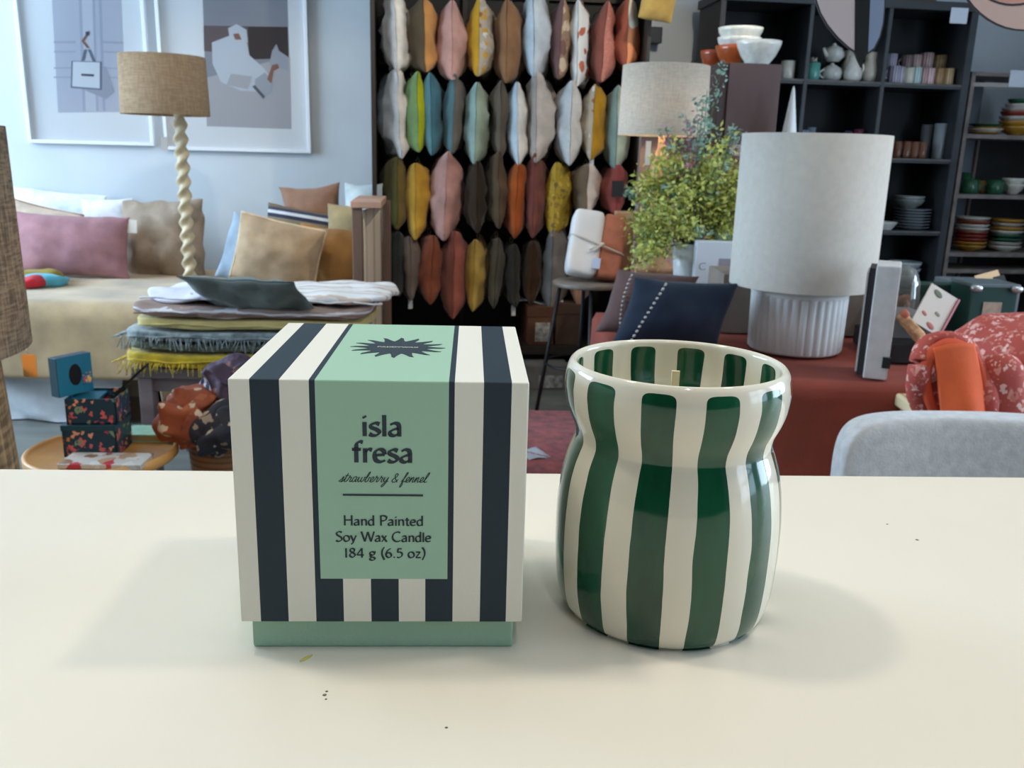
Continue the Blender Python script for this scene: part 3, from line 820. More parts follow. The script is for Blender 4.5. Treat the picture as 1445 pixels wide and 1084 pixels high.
# things stowed on the foot of the rack
def carton(px0, px1, py0, py1, Y, dep, rgb, label, name='cardboard_box', cat='box', group=None, flap=True, patch=None):
    a = at(px0, py1, Y); b = at(px1, py0, Y)
    a.x = at(px0, (py0 + py1) / 2, Y).x; b.x = at(px1, (py0 + py1) / 2, Y).x
    w = b.x - a.x; hgt = b.z - a.z
    root = thing(name, label, cat, ((a.x + b.x) / 2, Y + dep / 2, a.z), WA, group)
    MB().box2((-w / 2, -dep / 2, 0), (w / 2, dep / 2, hgt)).build('carton', M(rgb, .85, n=.1, ns=12), root, bevel=.003)
    if flap:
        MB().box2((-w / 2 - .003, -dep / 2 - .003, hgt - .05), (w / 2 + .003, dep / 2 + .003, hgt + .004)).build('lid', M([v * .9 for v in rgb], .85), root, bevel=.002)
    if patch:
        MB().box2((-w * .2, -dep / 2 - .004, hgt * .1), (w * .35, -dep / 2 - .0005, hgt * .6)).build('printed_patch', M(patch, .8, n=.3, ns=40), root)
    return root
zs = .2
bx = carton(738, 775, 481, 532, 4.56, .3, (98, 62, 40), 'brown cardboard box on the foot of the black rack', group='boxes at the foot of the rack', patch=(150, 146, 140)); bx.location.z = zs
bx = carton(778, 812, 470, 525, 4.58, .3, (78, 52, 36), 'dark brown box behind the black table leg', group='boxes at the foot of the rack'); bx.location.z = zs
bx = carton(739, 800, 527, 559, 4.40, .16, (126, 122, 118), 'low grey carton on the floor in front of the black rack', group='boxes at the foot of the rack', flap=False, patch=(160, 158, 156)); bx.location.z = 0
rt = thing('folded_paper', 'pale blue white folded paper lying on the brown box', 'paper', (0, 0, 0))
a = at(758, 480, 4.66); rt.location = (a.x, 4.74, zs + at(738, 481, 4.56).z - at(738, 532, 4.56).z + .006)
MB().grid(lambda u, v: (-.13 + .26 * u, -.1 + .2 * v, .012 + .010 * math.sin(u * 7 + v * 2)), 14, 8).build('sheet', M((196, 206, 222), .8), rt, solid=.004)

# ================================================================== DAYBED ON THE LEFT
DZ = .52
xr = -1.56
db = thing('daybed', 'low white skirted daybed against the back wall on the left', 'sofa', (-2.5, 4.1, 0))
def loc(p, root): return (p[0] - root.location[0], p[1] - root.location[1], p[2] - root.location[2])
off = Matrix.Translation((2.5, -4.1, 0))
MB().soft((1.76, 1.10, .22), 9, 16, .006, 5, 3, T=off @ T3(-2.46, 4.22, .40)).build('mattress', fab((216, 216, 214)), db)
MB().box2((-3.34, 3.72, .1), (-1.60, 4.76, .34), T=off).build('base_frame', M((150, 130, 110), .7), db)
for x in (-3.28, -1.66):
    for y in (3.76, 4.7):
        MB().box2((x - .03, y - .03, 0), (x + .03, y + .03, .1), T=off).build('leg', M((110, 90, 70), .6), db)
MB().drape(-3.34, -1.66, 3.70, 4.74, .505, (.0, .0, .55, 0), .04, .018, 17, 2, 90, 50, T=off, zmin=.006, flare=.02).build('skirt', fab((222, 226, 232), .04), db)
th = MB().drape(-2.75, xr, 3.655, 4.70, DZ + .012, (0, .46, .36, 0), .08, .014, 9, 5, 90, 80, lump=.005, flare=.05).build('throw_blanket', M((178, 152, 116), .9, n=.14, ns=5, b=.5, bs=160, sheen=.3), None, solid=.008)
tag(th, 'beige woven throw spread over the seat and corner of the daybed', 'blanket')
def pillow(px0, px1, py0, py1, Y, t, rgb, label, rz=0.0, rx=.15, ry=0.0, p=.06, wr=.006, seed=1, m=None, piping=None, tg=None, group='pillows on the daybed', m2=None, ex=.55, dz=0.0):
    c = at((px0 + px1) / 2, (py0 + py1) / 2, Y)
    a = at(px0, (py0 + py1) / 2, Y); b = at(px1, (py0 + py1) / 2, Y); tt = at((px0 + px1) / 2, py0, Y); bb = at((px0 + px1) / 2, py1, Y)
    w, hgt = b.x - a.x, tt.z - bb.z
    root = thing('pillow', label, 'pillow', (c.x, c.y, c.z + dz), group=group, rot=(-rx, ry, rz))
    mats = [m or fab(rgb)] + ([m2] if m2 else [])
    MB().pillow(w, hgt, t, p, ex, wr, seed, 24, m2=1 if m2 else None).build('cover', mats, root)
    if piping:
        pts = []
        for k in range(80):
            s_ = k / 80 * 4; e_ = int(s_); q = -1 + 2 * (s_ - e_)
            a_, b_ = ((q, -1), (1, q), (-q, 1), (-1, -q))[e_]
            pts.append((w / 2 * a_ * (1 - p * (1 - b_ * b_)), 0, hgt / 2 * b_ * (1 - p * (1 - a_ * a_))))
        MB().tube(pts, .006, 6, closed=True).build('piping', fab(piping), root)
    if tg:
        MB().box2((w / 2 - .012, -.004, hgt / 2 - .075), (w / 2 + .035, .0, hgt / 2 - .012)).build('tag', M(tg, .8), root)
    return root
pillow(2, 148, 268, 372, 4.78, .16, (222, 230, 240), 'white pillow leaning on the wall behind the beige piped pillow', ry=.08, seed=3)
pillow(118, 192, 280, 372, 4.74, .14, (226, 222, 226), 'pinkish white pillow half behind the taupe pillow', ry=-.05, seed=4)
pillow(-12, 108, 288, 392, 4.54, .15, (200, 178, 160), 'beige pillow with tan piping behind the pink pillow', ry=.22, seed=6, piping=(160, 120, 90))
pillow(176, 288, 283, 398, 4.52, .22, (162, 142, 124), 'crumpled taupe pillow standing at the end of the daybed', wr=.022, seed=9, ry=-.04, p=.03)
pillow(18, 183, 303, 390, 4.30, .19, (160, 116, 122), 'dusty pink oblong pillow lying on the daybed', ry=.02, seed=12, tg=(216, 206, 196), p=.05)
for px0, px1, py0, py1, Y, rgb, lab, sd in ((20, 82, 369, 394, 4.12, (142, 122, 30), 'olive green crumpled cloth on the daybed seat', 1), (30, 92, 386, 404, 4.02, (90, 170, 190), 'turquoise crumpled cloth below the olive one', 2),
                                         (16, 64, 396, 417, 3.94, (190, 44, 56), 'red crumpled cloth at the front of the daybed', 3)):
    a = at(px0, py1, Y); b = at(px1, py0, Y)
    o = MB().soft((b.x - a.x, .16, max(.055, (b.z - a.z) * .75)), 2.6, 14, .018, 14, sd, T=T3((a.x + b.x) / 2, Y, DZ + .035)).build('folded_cloth', fab(rgb))
    tag(o, lab, 'cloth', 'coloured cloths on the daybed')

# ================================================================== TWISTED FLOOR LAMP
def shade(mb, rb, rt, z0, z1, n=56, th=.003):
    return mb.lathe([(rb, z0), (rt, z1), (rt - th, z1), (rb - th, z0), (rb, z0)], n, caps=False)
lp = at(262, 300, 4.15); lb = at(252, 163, 4.15); lt = at(252, 80, 4.15)
fl = thing('floor_lamp', 'floor lamp with twisted cream wooden pole and linen drum shade', 'lamp', (lp.x, 4.15, 0))
pts = []
zt = lb.z + .02
def twist(u, v):
    z = .06 + (zt - .06) * v; a = 2 * PI * u
    ph = 2 * PI * z / .125
    r = .0335 * (1 - .42 * abs(math.sin(a - ph)) ** 1.5)
    return (r * math.cos(a), r * math.sin(a), z)
MB().grid(twist, 28, 220, cu=True).build('pole', M((196, 178, 146), .5, n=.1, ns=20), fl)
MB().lathe([(.14, 0), (.14, .02), (.12, .035), (.05, .05), (.04, .065)], 40).build('base', M((200, 184, 152), .5), fl)
rs = (at(311, 120, 4.15).x - at(193, 120, 4.15).x) / 2
shade(MB(), rs * 1.02, rs * .98, lb.z, lt.z).build('lamp_shade', weave((172, 144, 116), (192, 166, 136), 180, .35), fl, loc=(-.06, 0, 0))
MB().tube([(0, 0, zt - .02), (0, 0, lt.z - .03)], .006, 8).tube([(0, 0, lt.z - .03), (-.06 + rs * .95, 0, lt.z - .01)], .003, 6).tube([(0, 0, lt.z - .03), (-.06 - rs * .95, 0, lt.z - .01)], .003, 6).build('shade_holder', M((170, 150, 110), .4, metal=.8), fl)
MB().box2((-.075, -.045, lb.z - .155), (-.045, -.043, lb.z - .095)).tube([(-.06, -.044, lb.z - .095), (-.06, -.05, lb.z + .01)], .0012, 5).build('tag', M((206, 196, 186), .8), fl)

# ================================================================== SETTEE WITH THE PILE OF PILLOWS
st = thing('settee', 'off white skirted settee under the pile of pillows', 'sofa', (-1.0, 4.2, 0))
off = Matrix.Translation((1.0, -4.2, 0))
MB().soft((.62, .88, .17), 8, 14, .006, 5, 8, T=off @ T3(-1.04, 4.27, .42)).build('seat_cushion', fab((206, 200, 190)), st)
MB().box2((-1.34, 3.86, .02), (-.80, 4.7, .34), T=off).build('base_frame', M((180, 176, 168), .8), st)
MB().drape(-1.36, -.79, 3.82, 4.72, .44, (.42, 0, .43, 0), .03, .008, 12, 3, 60, 40, T=off, zmin=.006, flare=.02).build('skirt', fab((196, 196, 190), .05), st)
G2 = 'pillows piled on the settee'
pillow(486, 540, 258, 372, 4.50, .12, (196, 210, 216), 'pale blue pillow at the back by the wooden end panel', seed=21, group=G2)
pillow(398, 484, 260, 352, 4.60, .15, (148, 112, 92), 'small brown pillow with pointed corners on top of the pile', ry=-.10, seed=22, p=.13, group=G2)
pillow(372, 476, 294, 392, 4.50, .13, (110, 96, 80), 'olive and navy striped pillow behind the beige pillow', seed=23, ry=.14, group=G2,
       m=bands([(-.4, (130, 116, 92)), (.105, (40, 44, 66)), (.125, (210, 212, 216)), (.14, (60, 62, 84)), (.155, (120, 104, 80)), (.4, (0, 0, 0))], 'Z'))
pillow(462, 520, 288, 400, 4.46, .16, (170, 150, 112), 'olive yellow pillow beside the wooden end panel', seed=24, group=G2)
pillow(316, 392, 308, 404, 4.26, .13, (176, 198, 220), 'pale blue pillow peeping out behind the beige pillow', ry=.30, seed=25, group=G2)
pillow(420, 508, 320, 404, 4.22, .19, (164, 116, 66), 'mustard brown pillow leaning against the end panel', ry=.10, seed=26, wr=.01, group=G2)
pillow(332, 452, 312, 406, 4.02, .19, (178, 150, 120), 'large beige pillow with frayed edge in front of the pile', ry=.20, seed=27, wr=.009, p=.05, piping=(222, 196, 160), group=G2)
# wooden end panel with canvas
ep = at(500, 455, 3.86); eq = at(535, 284, 3.86)
en = thing('end_panel', 'brown wooden end panel with cream canvas beside the black rack', 'panel', ((ep.x + eq.x) / 2, 3.86, 0), .1)
ew = eq.x - ep.x; wood = M((112, 88, 76), .55, n=.15, ns=8, stretch=(1, 1, .15))
MB().box2((-ew / 2, -.02, 0), (-ew / 2 + .042, .025, eq.z - .02)).build('post', wood, en, bevel=.004)
MB().box2((ew / 2 - .012, .44, 0), (ew / 2 + .03, .48, eq.z - .02)).build('post', wood, en, bevel=.004)
MB().box2((-ew / 2 - .005, -.03, eq.z - .03), (ew / 2 + .01, .48, eq.z)).build('top_rail', M((190, 150, 130), .5, n=.1, ns=8), en, bevel=.004)
MB().grid(lambda u, v: (-ew / 2 + .05 + .055 * u, -.0 + .43 * u + .005, .12 + (eq.z - .16) * v), 8, 12).build('canvas', bands([(0, (214, 196, 174)), (.018, (184, 166, 146))], 'X', .024), en, solid=.006)
MB().box2((-ew / 2 + .042, -.01, .08), (ew / 2, .02, .12)).build('lower_rail', wood, en)

# ================================================================== BENCH WITH FOLDED THROWS
BZ = .43; bx0, bx1, by0, by1 = -1.30, -.50, 2.92, 3.36
be = thing('bench', 'weathered grey wooden bench carrying a stack of folded throws', 'bench', ((bx0 + bx1) / 2, (by0 + by1) / 2, 0))
gw = M((124, 108, 108), .7, n=.14, ns=12, stretch=(.2, 1, 1))
bw, bd = bx1 - bx0, by1 - by0
MB().box2((-bw / 2, -bd / 2, BZ - .035), (bw / 2, bd / 2, BZ)).build('seat', gw, be, bevel=.004)
MB().box2((-bw / 2 + .03, -bd / 2 + .02, BZ - .085), (bw / 2 - .03, -bd / 2 + .04, BZ - .035)).build('apron', gw, be)
MB().box2((-bw / 2 + .03, bd / 2 - .04, BZ - .085), (bw / 2 - .03, bd / 2 - .02, BZ - .035)).build('apron', gw, be)
for x in (-bw / 2 + .045, bw / 2 - .045):
    for y in (-bd / 2 + .03, bd / 2 - .03):
        MB().box2((x - .024, y - .024, 0), (x + .024, y + .024, BZ - .035)).build('leg', gw, be, bevel=.003)
for x in (-bw / 2 + .045, bw / 2 - .045):
    MB().box2((x - .012, -bd / 2 + .05, .17), (x + .012, bd / 2 - .05, .21)).build('stretcher', gw, be)
MB().box2((-bw / 2 + .06, -bd / 2 + .02, .16), (bw / 2 - .06, -bd / 2 + .045, .2)).build('stretcher', gw, be)
def fold(z, t, w, d, cx, cy, m, label, seed, fringe=None, e=7, amp=.0035, name='folded_throw'):
    root = thing(name, label, 'blanket', (cx, cy, z), RND.uniform(-.02, .02), 'folded throws stacked on the bench')
    def f_(wv, q): return (wv.x, wv.y, wv.z + .004 * math.sin(wv.x * 9))
    MB().soft((w, d, t), e, 20, amp, 9, seed, fn=f_, T=T3(0, 0, t / 2)).build('cloth', m, root)
    MB().tube([(-w / 2 * .93 + w * .93 * k / 30, -d / 2 - .002 + .004 * math.sin(k * 1.7 + seed), t * (.42 + .08 * math.sin(k * .6 + seed))) for k in range(31)], .0035, 6).build('fold_edge', m, root)
    if fringe:
        f2 = MB()
        for k in range(90):
            x = -w / 2 + w * (k + .5) / 90; l = RND.uniform(.02, .04)
            f2.tube([(x, -d / 2 + .004, t * .35), (x + RND.uniform(-.006, .006), -d / 2 - .01, t * .2), (x + RND.uniform(-.01, .01), -d / 2 - .014, t * .2 - l)], .0022, 4)
        for k in range(26):
            y = -d / 2 + d * (k + .5) / 26
            f2.tube([(-w / 2 + .004, y, t * .4), (-w / 2 - .016, y + RND.uniform(-.008, .008), t * .35), (-w / 2 - .03, y, t * .2)], .0022, 4)
        tag(f2.build('fringe', fringe, root), kind='stuff')
    return root
cxb, cyb = (bx0 + bx1) / 2, (by0 + by1) / 2
z = BZ + .005
yel = M((200, 168, 20), .9, n=.12, ns=30, b=.5, bs=150, sheen=.3)
fold(z, .052, .82, .44, cxb - .02, cyb - .01, yel, 'bright yellow fringed throw at the bottom of the bench stack', 1, yel, 8); z += .057
grg = M((132, 142, 144), .9, n=.25, ns=40, b=.5, bs=150, sheen=.3)
fold(z, .026, .80, .43, cxb - .02, cyb, M((116, 122, 104), .9, n=.1, ns=20, b=.4, bs=150), 'thin moss green throw just above the yellow one', 2, None, 8); z += .033
fold(z, .034, .80, .43, cxb - .03, cyb, grg, 'grey fringed throw under the pale yellow one', 3, grg, 8); z += .041
fold(z, .038, .78, .42, cxb, cyb, M((214, 194, 128), .9, n=.06, ns=14, b=.4, bs=150, sheen=.2), 'pale yellow throw in the middle of the bench stack', 4, None, 8); z += .044
fold(z, .032, .80, .43, cxb + .0, cyb, bands([(0, (214, 208, 210)), (.010, (140, 112, 100)), (.026, (206, 202, 206)), (.033, (150, 128, 120))], 'Z', .05, warp=.02), 'white and brown striped throw near the top of the stack', 5, None, 7, .012); z += .039
fold(z, .030, .52, .36, cxb - .13, cyb + .02, M((214, 214, 226), .9, n=.10, ns=9, b=.3, bs=120), 'white crumpled cloth lying on the left of the stack', 6, None, 3.0, .020)
fold(z, .035, .46, .42, cxb + .24, cyb + .05, bands([(0, (228, 226, 228)), (.03, (206, 186, 172)), (.045, (232, 230, 232)), (.085, (196, 178, 166))], 'Y', .10, warp=.06), 'white and beige wavy striped blanket on the right of the stack', 7, None, 4.0, .016)
fold(z + .012, .030, .12, .16, cxb - .16, cyb - .04, spots((226, 220, 226), [(150, 110, 120), (220, 214, 224), (190, 180, 200)], 60), 'small sprigged white cloth on the stack', 8, None, 2.6, .012, name='folded_cloth')
fold(z + .012, .030, .20, .12, cxb - .04, cyb + .06, M((182, 96, 74), .9), 'terracotta cloth tucked behind the grey cushion on the stack', 9, None, 3, .010, name='folded_cloth')
p_ = at(363, 424, 3.0)
o = thing('cushion_cover', 'dark grey green cushion lying flat on top of the bench stack', 'cushion', (p_.x + .005, 2.965, z + .022), rot=(PI / 2 - .56, .0, -.20))
MB().pillow(.41, .32, .06, .05, .5, .012, 44, 24).build('cover', [fab((112, 120, 116))], o)

# ================================================================== ROUND TABLE, FLORAL BOXES, BASKET
ty = 2.12
tc_ = at(145, 640, ty); tr = (at(246, 640, ty).x - at(45, 640, ty).x) / 2; tz = at(145, 637, ty).z
rt_ = thing('round_side_table', 'small round honey coloured wooden side table', 'table', (tc_.x, ty, 0))
hon = M((206, 150, 82), .4, n=.12, ns=8, stretch=(1, .2, 1))
MB().lathe([(0, tz - .02), (tr - .008, tz - .02), (tr, tz - .012), (tr, tz + .006), (tr - .006, tz + .010), (tr - .012, tz + .004), (tr - .014, tz), (0, tz)], 56, caps=False).build('tabletop', hon, rt_)
for k in range(3):
    a = .5 + k * 2 * PI / 3
    MB().tube([(tr * .55 * math.cos(a), tr * .55 * math.sin(a), tz - .02), (tr * .95 * math.cos(a), tr * .95 * math.sin(a), 0)], .014, 10).build('leg', hon, rt_)
flo = spots((18, 52, 66), [(206, 92, 92), (226, 150, 120), (60, 90, 130), (196, 120, 60), (120, 140, 110), (180, 70, 80)], 48, .36, .5)
teal = M((10, 108, 132), .5); dteal = M((16, 60, 74), .5)
def flower_box(x, y, z, w, d, hgt, rz, label, open_=False):
    root = thing('floral_gift_box', label, 'box', (x, y, z), rz, 'floral teal boxes on the side table')
    MB().box2((-w / 2, -d / 2, 0), (w / 2, -d / 2 + .004, hgt)).box2((-w / 2, d / 2 - .004, 0), (w / 2, d / 2, hgt)).box2((-w / 2, -d / 2, 0), (-w / 2 + .004, d / 2, hgt)) \
        .box2((w / 2 - .004, -d / 2, 0), (w / 2, d / 2, hgt)).box2((-w / 2, -d / 2, 0), (w / 2, d / 2, .004)).build('carton', flo, root)
    if open_:
        t = Matrix.Translation((-w / 2 - .012, -.01, hgt)) @ Matrix.Rotation(.95, 4, 'Z')
        lw, lh = .018, .098
        MB().box2((-.03, -.018, 0), (.066, .012, lh), T=t).build('lid', [dteal], root, bevel=.001)
        MB().box2((-.029, -.0186, .001), (.065, -.0181, lh - .001), T=t).build('lid_face', [teal], root)
        pv = [(.018 + .017 * math.cos(2 * PI * k / 28), .05 + .027 * math.sin(2 * PI * k / 28)) for k in range(28)]
        MB().prism(pv, .0187, .0196, 0, t @ Matrix.Rotation(PI / 2, 4, 'X')).build('oval_window', M((14, 18, 20), .3), root)
        MB().box2((-.008, -.0205, .02), (.014, -.0188, .05), T=t @ Matrix.Translation((.046, 0, 0))).build('printed_flower', spots((10, 108, 132), [(220, 140, 60), (190, 80, 110), (240, 180, 90)], 70), root)
        t2 = Matrix.Translation((w / 2 - .01, d / 2 - .02, hgt)) @ Matrix.Rotation(-.75, 4, 'Y')
        MB().box2((0, -.03, 0), (.09, .02, .006), T=t2).build('flap', M((12, 14, 16), .5), root)
        MB().box2((-w / 2 + .006, -d / 2 + .006, hgt - .012), (w / 2 - .05, d / 2 - .006, hgt - .006)).build('lining', teal, root)
    else:
        MB().box2((-w / 2 - .002, -d / 2 - .002, hgt - .012), (w / 2 + .002, d / 2 + .002, hgt + .002)).build('lid', dteal, root, bevel=.001)
    return root
a = at(84, 632, 2.06); b = at(150, 632, 2.06); h1 = at(120, 594, 2.06).z - at(120, 632, 2.06).z
bwid = b.x - a.x
fz = tz + .0015
flower_box((a.x + b.x) / 2 + .006, 2.13, fz, bwid + .012, .115, h1 + .01, .10, 'closed teal floral box at the bottom of the pair')
flower_box((a.x + b.x) / 2 + .012, 2.135, fz + h1 + .0125, bwid + .004, .11, at(120, 556, 2.06).z - at(120, 592, 2.06).z, .12, 'open teal floral box on top with its lid up', True)
g0 = at(168, 618, 2.17); g1 = at(246, 618, 2.17)
bk = thing('green_book', 'pale green book lying on the round side table', 'book', ((g0.x + g1.x) / 2 - .012, 2.235, tz + .0015), .06)
MB().box2((-.062, -.04, .002), (.062, .04, .018)).build('pages', M((150, 140, 100), .8), bk)
MB().box2((-.064, -.042, .018), (.064, .042, .021)).box2((-.064, -.042, 0), (.064, .042, .003)).box2((-.064, .039, 0), (.064, .042, .02)).build('cover', M((140, 178, 150), .5, n=.1, ns=30), bk)
c0 = onz(150, 648, tz + .012)
mg = thing('picture_packet', 'flat packet printed with pink and brown pictures on the side table', 'packet', (c0.x, c0.y, tz + .0015), .05)
MB().box2((-.098, -.045, 0), (.098, .045, .012)).build('packet', spots((206, 196, 186), [(196, 60, 76), (220, 214, 206), (150, 110, 80), (190, 150, 120), (226, 222, 214), (120, 80, 70)], 26, .5, .4), mg, bevel=.001)
# basket of scarves
by = 2.2
bl = at(262, 650, by); br = at(352, 650, by)
bk = thing('scarf_basket', 'brown woven basket full of patterned scarves', 'basket', ((bl.x + br.x) / 2, by + .08, 0))
brr = (br.x - bl.x) / 2 + .015; bzt = at(300, 634, by).z
MB().lathe([(brr * .78, 0), (brr * .9, bzt * .4), (brr, bzt), (brr - .008, bzt + .006), (brr - .014, bzt), (brr * .88, bzt * .4), (brr * .74, .012), (0, .012)], 40, caps=False).build('body', bands([(0, (140, 96, 58)), (.010, (112, 74, 44))], 'Z', .016), bk)
pts = [(brr * math.cos(2 * PI * k / 40), brr * math.sin(2 * PI * k / 40), bzt) for k in range(40)]
MB().tube(pts, .008, 8, closed=True).build('rim', M((120, 80, 50), .7), bk)
SC = [((224, 300), (560, 632), 2.16, spots((150, 72, 40), [(206, 180, 150), (130, 60, 36), (170, 88, 50)], 34, .4), 'rust brown floral scarf spilling over the basket side', 1),
      ((262, 352), (578, 640), 2.14, spots((40, 36, 44), [(196, 176, 146), (36, 34, 48), (150, 130, 110)], 30, .46), 'black and cream printed scarf at the front of the basket', 2),
      ((276, 330), (530, 590), 2.26, bands([(0, (44, 46, 66)), (.010, (190, 190, 200))], 'X', .018, warp=.02), 'navy and white checked scarf in the basket', 3),
      ((290, 352), (512, 570), 2.24, spots((78, 60, 76), [(150, 100, 90), (70, 52, 70), (96, 76, 96)], 44, .4), 'dark purple scarf on top of the basket', 4)]
for (x0, x1), (y0, y1), Y, m, lab, sd in SC:
    a = at(x0, y1, Y); b = at(x1, y0, Y)
    o = MB().soft((b.x - a.x, .16, b.z - a.z), 2.6, 26, .026, 24, sd * 5, T=T3((a.x + b.x) / 2, Y + .04, (a.z + b.z) / 2, ry=.3 * (1 if sd % 2 else -1))).build('scarf', m)
    tag(o, lab, 'scarf', 'patterned scarves in the basket')

# ================================================================== LINEN LAMP AT THE LEFT EDGE
ly = 1.42
lA = at(8, 178, ly); lB = at(46, 480, ly)
rb = .245
_n = math.hypot(lB.x, lB.y)
cxl = lB.x - rb * lB.y / _n; cyl_ = lB.y + rb * lB.x / _n
def rad_to(px, py):
    d = ray(px, py); return abs(cxl * d.y - cyl_ * d.x) / math.hypot(d.x, d.y)
ll = thing('floor_lamp', 'large linen lamp with woven conical stand at the left edge', 'lamp', (cxl, cyl_, 0))
rtp = rad_to(8, 178)
shade(MB(), rb, rtp, lB.z, lA.z + .0, 72).build('lamp_shade', weave((112, 98, 84), (168, 150, 126), 210, .45), ll)
e0 = at(4, 520, ly); e1 = at(29, 660, ly)
r0_, r1_ = rad_to(4, 520), rad_to(29, 660)
sl = (r1_ - r0_) / (e0.z - e1.z)
zt2 = lB.z - .03; r_at = lambda zz: r0_ + sl * (e0.z - zz)
MB().lathe([(r_at(0), 0), (r_at(zt2), zt2), (r_at(zt2) * .8, zt2 + .02), (.02, zt2 + .05), (.012, lA.z - .04)], 48).build('stand', weave((96, 78, 58), (160, 130, 96), 90), ll)
for k in range(3):
    a = k * 2 * PI / 3 + .4
    MB().tube([(0, 0, lA.z - .05), ((rtp - .002) * math.cos(a), (rtp - .002) * math.sin(a), lA.z - .01)], .003, 6).build('shade_spoke', M((120, 110, 90), .4, metal=.7), ll)
MB().lathe([(0, 0), (.02, .01), (.032, .045), (.026, .07), (0, .085)], 18, caps=False).build('bulb', M((255, 206, 140), .4, emit=110.0), ll, loc=(0, 0, lB.z + .05))
t0 = at(42, 516, ly)
ty0 = ly - cyl_
MB().box2((t0.x - cxl - .011, ty0 - .002, t0.z - .019), (t0.x - cxl + .012, ty0, t0.z + .019)).build('tag', M((178, 128, 70), .8), ll)
MB().tube([(t0.x - cxl, ty0 - .001, t0.z + .014), (t0.x - cxl - .004, ty0, lB.z + .012)], .0008, 5).build('tag_string', M((190, 170, 140), .8), ll)

# ================================================================== DARK SHELVING ON THE RIGHT
dk = M((44, 46, 50), .5, n=.2, ns=8, stretch=(.3, 1, 1)); dke = M((96, 88, 84), .55, n=.2, ns=14)
dkb = M((20, 22, 26), .7)
class Unit:
    """shelf unit standing in front of the back wall; local frame turned by the slope of the wall"""
    def __init__(s, name, label, x_anchor, yfront):
        s.y0 = yfront
        s.root = thing(name, label, 'shelf', (x_anchor, yfront + WS * x_anchor, 0), WA)
        s.o = Vector(s.root.location)
    def uv(s, px, py, dy=0.0):
        """pixel -> local x, z on the plane dy behind the front"""
        n = Vector((-math.sin(WA), math.cos(WA), 0)); e = Vector((math.cos(WA), math.sin(WA), 0))
        d = ray(px, py); t = ((s.o - CAM).dot(n) + dy) / d.dot(n); q = CAM + d * t - s.o
        return q.dot(e), q.z + 0.0
    def world(s, lx, ly, lz):
        e = Vector((math.cos(WA), math.sin(WA), 0)); n = Vector((-math.sin(WA), math.cos(WA), 0))
        return s.o + e * lx + n * ly + Vector((0, 0, lz + .0015))
dsA = at(1190, 200, 4.98)
DS = Unit('shelf_unit', 'tall black wooden shelf unit holding mugs, jugs and glasses', dsA.x, 4.74)
xl = DS.uv(1017, 60)[0]; x1 = DS.uv(1141, 70)[0]; x2 = DS.uv(1250, 80)[0]; x3 = DS.uv(1366, 90)[0]
ztop = DS.uv(1180, 8)[1]
zsh = [DS.uv(1200, 114)[1], DS.uv(1300, 224)[1], DS.uv(1290, 326)[1], DS.uv(1280, 408)[1], .36, .1]
SD = .34
fr = MB
MB().box2((xl, SD - .015, .05), (x3, SD, ztop)).build('back_panel', dkb, DS.root)
for x, w in ((xl, .03), (x1, .024), (x2, .024), (x3, .042)):
    MB().box2((x - w / 2, 0, 0), (x + w / 2, SD - .015, ztop)).build('upright', dk, DS.root, bevel=.002)
    MB().box2((x - w / 2 + .002, -.004, 0), (x + w / 2 - .002, 0, ztop)).build('upright_edge', dk, DS.root)
MB().box2((xl - .03, -.01, ztop), (x3 + .03, SD, ztop + .045)).build('top_board', dk, DS.root, bevel=.003)
for z in zsh:
    MB().box2((xl, .0, z - .024), (x3, SD - .015, z)).build('shelf_board', dk, DS.root)
    MB().box2((xl, -.003, z - .010), (x3, 0.001, z - .001)).build('shelf_lip', dke, DS.root)
MB().box2((xl - .016, -.01, 0), (xl + .0, SD, ztop)).build('side_panel', M((62, 56, 54), .6), DS.root)

glz = lambda c, r=.25: M(c, r, n=.05, ns=40, coat=.3)
def bowl(mb, r, hh, foot=.45, th=.006, n=32):
    return mb.lathe([(0, .003), (r * foot, 0), (r * foot, .006), (r * .78, hh * .42), (r * .96, hh * .82), (r, hh), (r - th, hh), (r * .93 - th, hh * .8), (r * .74 - th, hh * .42), (r * foot * .7, .012), (0, .011)], n, caps=False)
def mug(mb, r, hh, n=28):
    return mb.lathe([(0, .001), (r * .9, 0), (r, .005), (r, hh), (r - .004, hh), (r - .005, .008), (0, .007)], n, caps=False)
def handle(mb, r, hh, a=0.0, s=1.0):
    p = [((r - .003 + .026 * s * math.sin(PI * k / 8)), 0, hh * (.82 - .64 * k / 8)) for k in range(9)]
    return mb.tube(p, .0045, 8, T=Matrix.Rotation(a, 4, 'Z'))
def put(unit, px, zlocal, dy, hgt=0):
    x, _ = unit.uv(px, 200, dy)
    return unit.world(x, dy, zlocal)
def at_shelf(unit, px, py, dy):
    return unit.uv(px, py, dy)
def on(o, p, rz=0.0):
    o.location = p
    o.rotation_euler = (0, 0, rz); return o
def px2m(unit, px, dy=.1):
    a = unit.uv(1250, 200, dy)[0]; b = unit.uv(1250 + px, 200, dy)[0]; return b - a
Z0, Z1, Z2, Z3 = zsh[:4]
def xof(unit, px, py, dy): return unit.uv(px, py, dy)[0]
def simple(name, label, cat, unit, px, py, zl, dy, mb, mat, group=None, rz=0.0):
    p = unit.world(xof(unit, px, py, dy), dy, zl)
    o = mb.build(name, mat); on(o, p, rz)
    return tag(o, label, cat, group)
